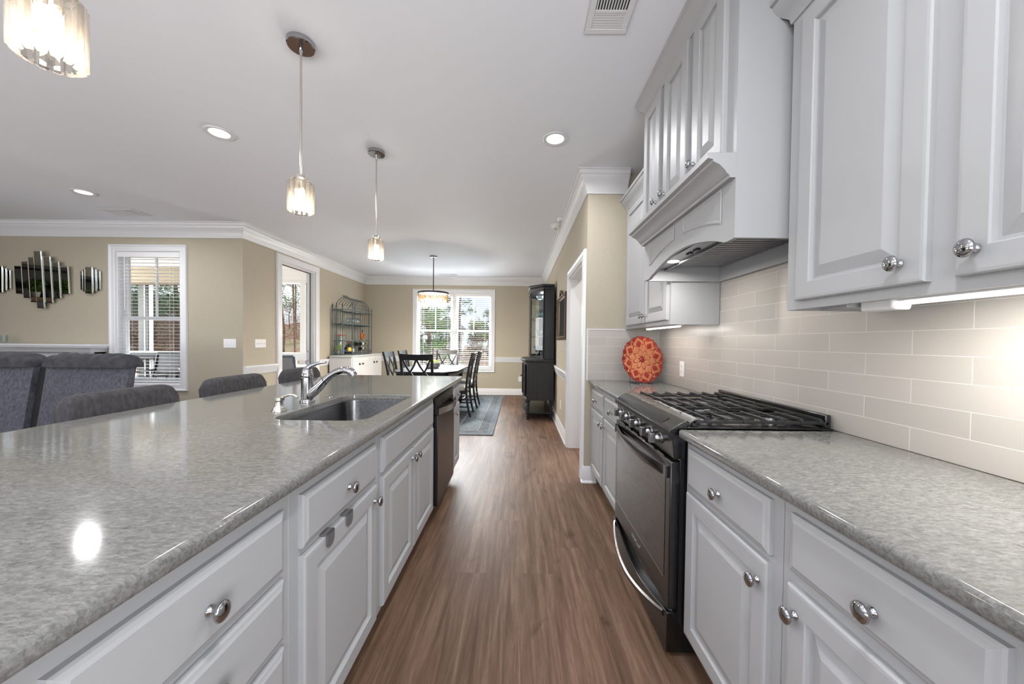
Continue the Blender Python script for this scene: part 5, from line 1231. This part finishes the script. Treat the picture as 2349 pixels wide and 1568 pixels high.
# porch dining set
def sling_chair(label, x, y, rz, m='sling', fr='label_blue'):
    t_ = thing('patio_chair', label, 'patio chair')
    mb = MB(); mb.bar((-.24, -.22, .44), (-.24, -.33, .97), .03, .03); mb.bar((.24, -.22, .44), (.24, -.33, .97), .03, .03); mb.bar((-.24, -.33, .97), (.24, -.33, .97), .03, .03)
    mb.bar((-.24, -.22, .42), (-.24, .25, .42), .03, .03); mb.bar((.24, -.22, .42), (.24, .25, .42), .03, .03); mb.bar((-.24, .25, .42), (.24, .25, .42), .03, .03)
    for sx in (-.27, .27):
        mb.bar((sx, .25, .62), (sx, -.27, .66), .035, .02); mb.bar((sx, .25, .62), (sx, .27, -.02+.02), .028, .028); mb.bar((sx, -.25, .66), (sx, -.36, .0), .028, .028)
    mb.build('chair_frame', fr, t_)
    mb = MB(); mb.loft([[(-.235, -.225+d, .45), (-.235, -.30+d, .72), (-.235, -.345+d, 1.00), (.235, -.345+d, 1.00), (.235, -.30+d, .72), (.235, -.225+d, .45)] for d in (0, .012)]); mb.build('back_sling', m, t_)
    mb = MB(); mb.box(-.235, .235, -.22, .25, .432, .442); mb.build('seat_sling', m, t_)
    t_.location = (x, y, -.02); t_.rotation_euler = (0, 0, rz); return t_
MATS['frame_blue'] = mat('frame_blue', (.10, .14, .19), .4, .3)
sling_chair('blue-grey sling patio chair seen through the porch doorway', -4.10, 6.38, math.radians(6), fr='frame_blue')
t_ = thing('patio_table', 'white-topped patio table behind the sling chair', 'patio table', (-4.35, 6.95, -.02))
mb = MB(); mb.box(-5.15, -3.95, 6.66, 7.40, .70, .74); mb.build('tabletop', 'porch_white', t_, bevel=.008)
for x in (-5.05, -4.02):
    for y in (6.73, 7.3): mb = MB(); mb.box(x-.02, x+.02, y-.02, y+.02, -.02, .70); mb.build('leg', 'frame_blue', t_)
sling_chair('black patio armchair seen through the living room window, left', -6.72, 6.5, math.radians(175), 'black_metal', 'black_metal')
sling_chair('black patio armchair seen through the living room window, right', -6.02, 6.35, math.radians(120), 'black_metal', 'black_metal')
t_ = thing('patio_bench', 'black metal outdoor bench along the porch railing', 'bench', (-7.4, 7.2, -.02))
mb = MB(); mb.box(-8.2, -6.3, 7.15, 7.45, .40, .44); mb.build('seat', 'black_metal', t_)
mb = MB(); mb.box(-8.2, -6.3, 7.42, 7.46, .80, .93); [mb.box(x, x+.03, 7.42, 7.45, .40, .85) for x in (-8.2, -7.6, -6.9, -6.33)]; mb.build('backrest', 'black_metal', t_)
for x in (-8.15, -6.35): mb = MB(); mb.box(x-.02, x+.02, 7.17, 7.21, -.02, .40); mb.box(x-.02, x+.02, 7.40, 7.44, -.02, .40); mb.build('leg', 'black_metal', t_)
mb = MB(); mb.box(-7.12, -6.80, 7.58, 7.66, .97, 1.02); mb.box(-7.08, -6.84, 7.58, 7.66, .90, .97); 
solo('flower_box', mb, 'porch_white', 'small white box on the porch rail', 'planter', (-6.96, 7.62, .965))

# ================================================================== YARD
mb = MB(); mb.box(-90, 60, -30, 140, -.9, -.6); mb.org = V(0, 40, -.6)
gr_ = mb.build('ground', 'yard_ground'); gr_['kind'] = 'structure'
mb = MB(); nn_ = 12; vs = []
for j in range(nn_+1):
    v = j/nn_; y = 13+19*v; z = -.62+3.3*(v**1.2)
    for i in range(nn_+1): u = i/nn_; vs.append((-11+u*5 + v*(-13+u*5), y, z*(1 if 0 < u < 1 or 1 else 0)+.12*math.sin(i*2.1+j*1.3)))
mb.add(vs, [(j*(nn_+1)+i, j*(nn_+1)+i+1, (j+1)*(nn_+1)+i+1, (j+1)*(nn_+1)+i) for j in range(nn_) for i in range(nn_)])
hl = mb.build('hillside', 'yard_ground'); hl['kind'] = 'structure'
def tree(label, x, y, h, cr, kind, seed, trunk=.18, clear=.45, n=1500, group=None, leaf=None):
    t_ = thing('pine_tree' if kind in 'bp' else 'tree', label, 'tree', (x, y, -.6), group); rnd = random.Random(seed)
    mb = MB(); pts = [(x+rnd.uniform(-.2, .2)*k*.5, y, -.6+h*k/5*.96) for k in range(6)]; mb.tube(pts, [trunk*(1-.8*k/5) for k in range(6)], 8); 
    cl = []
    for _ in range(26 if kind != 'd' else 34):
        z = h*(clear+(1-clear)*rnd.random()); w = cr*(1-.6*(z/h-clear)/(1-clear))*rnd.random()**.5; a = rnd.uniform(0, 2*PI)
        p = (x+w*math.cos(a), y+w*math.sin(a), -.6+z); cl.append(p); mb.tube([(x, y, -.6+z-w*.35), p], [trunk*.22, trunk*.05], 4)
    mb.build('trunk', 'bark', t_, smooth=False)
    mb = MB(); ls = leaf or .16
    if kind != 'd' or True:
        for p in cl:
            rr = cr*.34*rnd.uniform(.7, 1.2); leafy(mb, p, rr, n//len(cl), ls, rnd.random(), .45)
    mb.build('foliage', {'a': 'foliage_a', 'b': 'foliage_b', 'p': 'foliage_b', 'c': 'foliage_c', 'd': 'foliage_dry'}[kind], t_, smooth=False)
# seen through the dining window (camera rays fan out from x about -.27*y to -.07*y)
tree('tall green tree filling the left pane of the dining window', -6.1, 24, 5.6, 1.7, 'a', 1, clear=.12, n=6000, leaf=.08)
tree('bushy green tree left of centre in the dining window', -9.0, 32, 6.6, 2.4, 'a', 2, clear=.12, n=6000, leaf=.10)
tree('tall loose pine rising past the middle of the dining window', -5.6, 34, 10.8, 1.5, 'p', 3, clear=.42, n=2600, leaf=.13)
tree('yellow-green tree in the right pane of the dining window', -4.75, 41, 4.0, 2.2, 'c', 4, clear=.05, n=3200, leaf=.14)
tree('slender pine at the right side of the dining window', -3.75, 44, 5.6, 1.25, 'p', 5, clear=.45, n=1500, leaf=.12)
tree('low green tree at the right edge of the dining window', -1.6, 52, 4.4, 2.2, 'b', 6, clear=.1, n=2400, leaf=.14)
for k, (x, y, l) in enumerate(((-9.9, 36, 'far left'), (-6.9, 37, 'in front of the white house'), (-4.2, 36, 'right of the white house'), (-2.1, 38, 'far right'))):
    tree('bare winter brush behind the yard, %s' % l, x, y, 2.2, 1.5, 'd', 20+k, clear=.05, n=1800, leaf=.08, trunk=.08)
# seen through the porch door and the living room window
for k, (x, y, h, l) in enumerate(((-12.2, 18.5, 12, 'bare-trunked pine seen left of the porch post'), (-10.6, 17.0, 12, 'bare-trunked pine in the centre of the porch doorway'), (-15.5, 25, 13, 'pine far behind the porch doorway'), (-11.9, 20.5, 13, 'slim pine next to the porch post view'))):
    tree(l, x, y, h, 1.3, 'p', 40+k, .055, .30, 2600, leaf=.055)
for k, (x, y, l) in enumerate(((-16, 27, 'left'), (-18.5, 29, 'middle'), (-14, 24, 'right'))):
    tree('leafless brown thicket beyond the porch, %s' % l, x, y, 5.0, 2.4, 'd', 60+k, clear=.15, n=3000, leaf=.045, trunk=.08)
tree('green pine seen through the living room window', -20.5, 21.5, 9.5, 2.6, 'b', 70, clear=.34, n=6500, leaf=.10)
tree('brown tree crown behind the porch rail', -25.5, 24.8, 3.4, 2.2, 'd', 71, clear=.1, n=3500, leaf=.08)
# houses
def house(label, x0, x1, y0, y1, h, wall_m, rise, wins):
    t_ = thing('house', label, 'house', ((x0+x1)/2, (y0+y1)/2, -.6))
    mb = MB(); mb.box(x0, x1, y0, y1, -.6, h); mb.build('siding', wall_m, t_)
    mb = MB(); mb.prism([(x0-.5, h), (x1+.5, h), ((x0+x1)/2, h+rise)], y0-.4, y1+.4, 'xz'); mb.build('roof', 'roof', t_)
    for a, b_, c, d_ in wins:
        mb = MB(); mb.box(a-.12, b_+.12, y0-.06, y0, c-.12, d_+.12); f = mb.build('window_frame', 'porch_white', t_)
        mb = MB(); mb.box(a, b_, y0-.08, y0-.05, c, d_); mb.build('window_pane', 'house_glass', f)
    return t_
hs = house('white two-storey house behind the centre of the dining window', -10.6, -8.0, 46, 52, 2.9, 'siding', 1.5, [(-10.2, -9.7, .9, 2.2), (-9.4, -8.9, .9, 2.2), (-8.7, -8.25, .9, 2.2)])
mb = MB(); mb.box(-10.8, -7.6, 44.2, 46, 1.0, 1.15)
x = -10.8
while x < -7.6: mb.box(x, x+.06, 44.2, 44.28, 1.15, 1.95); x += .26
mb.box(-10.8, -7.6, 44.18, 44.3, 1.9, 2.0); mb.build('deck', 'porch_white', hs)
for x in (-10.7, -9.2, -7.8): mb = MB(); mb.box(x, x+.16, 44.3, 44.46, -.6, 1.0); mb.build('deck_post', 'black_metal', hs)
house('tan house beyond the porch rail in the living room window', -44, -33, 34, 42, 3.2, 'siding_tan', 2.6, [(-42, -40.5, .4, 2), (-37, -35.5, .4, 2)])
# fence across the yard
t_ = thing('yard_fence', 'dark wire fence with thin posts across the back yard', 'fence', (-3, 19, -.6))
for k in range(9):
    x = -9.6+k*1.5; mb = MB(); mb.cyl((x, 19, -.6), (x, 19, .75), .035, n=6); mb.build('fence_post', 'black_metal', t_)
mb = MB(); [mb.cyl((-9.6, 19, z), (2.4, 19, z), .012, n=4) for z in (.7, .1, -.4)]; mb.build('fence_wire', 'black_metal', t_)

# ------------------------------------------------------------------ wall unit on the far left wall (seen only in the strip mirrors)
t_ = thing('wall_unit', 'dark wall unit with plants, seen only in the strip mirrors', 'shelving', (-7.3, 3.4, 0)); ux0, ux1, uy0, uy1 = X0+.002, X0+.34, 2.45, 4.30
mb = MB(); mb.box(ux0, ux1, uy0, uy1, 0, 1.72); mb.build('cupboard', 'charcoal_wood', t_, bevel=.004)
mb = MB(); mb.box(ux0, ux0+.02, uy0, uy1, 1.72, 2.20); mb.build('back_board', 'charcoal_wood', t_)
for y in (uy0, uy1-.03): mb = MB(); mb.box(ux0, ux1, y, y+.03, 1.72, 2.20); mb.build('upright', 'charcoal_wood', t_)
mb = MB(); mb.box(ux0, ux1+.03, uy0-.02, uy1+.02, 2.20, 2.25); mb.build('unit_top', 'china_wood', t_, bevel=.004)
mb = MB(); mb.box(ux0+.02, ux1+.01, uy0+.03, uy1-.03, 1.72, 1.78); mb.build('ledge', 'gold_frame', t_, bevel=.004)
for k, (y, r_, m_) in enumerate(((3.25, .11, 'leaf_light'), (3.56, .125, 'foliage_a'), (3.88, .11, 'foliage_a'))):
    t_ = thing('potted_plant', ('pale leafy plant on the dark wall unit', 'large green plant on the dark wall unit', 'trailing green plant on the dark wall unit')[k], 'plant', (-7.32, y, 1.781))
    mb = MB(); mb.lathe([(.001, 1.781), (.05, 1.781), (.07, 1.86), (.001, 1.86)], (-7.32, y, 0), n=16); mb.build('pot', 'label_white', t_)
    mb = MB(); leafy(mb, (-7.30, y, 1.96), r_, 260, .03, 90+k); mb.build('leaves', m_, t_, smooth=False)
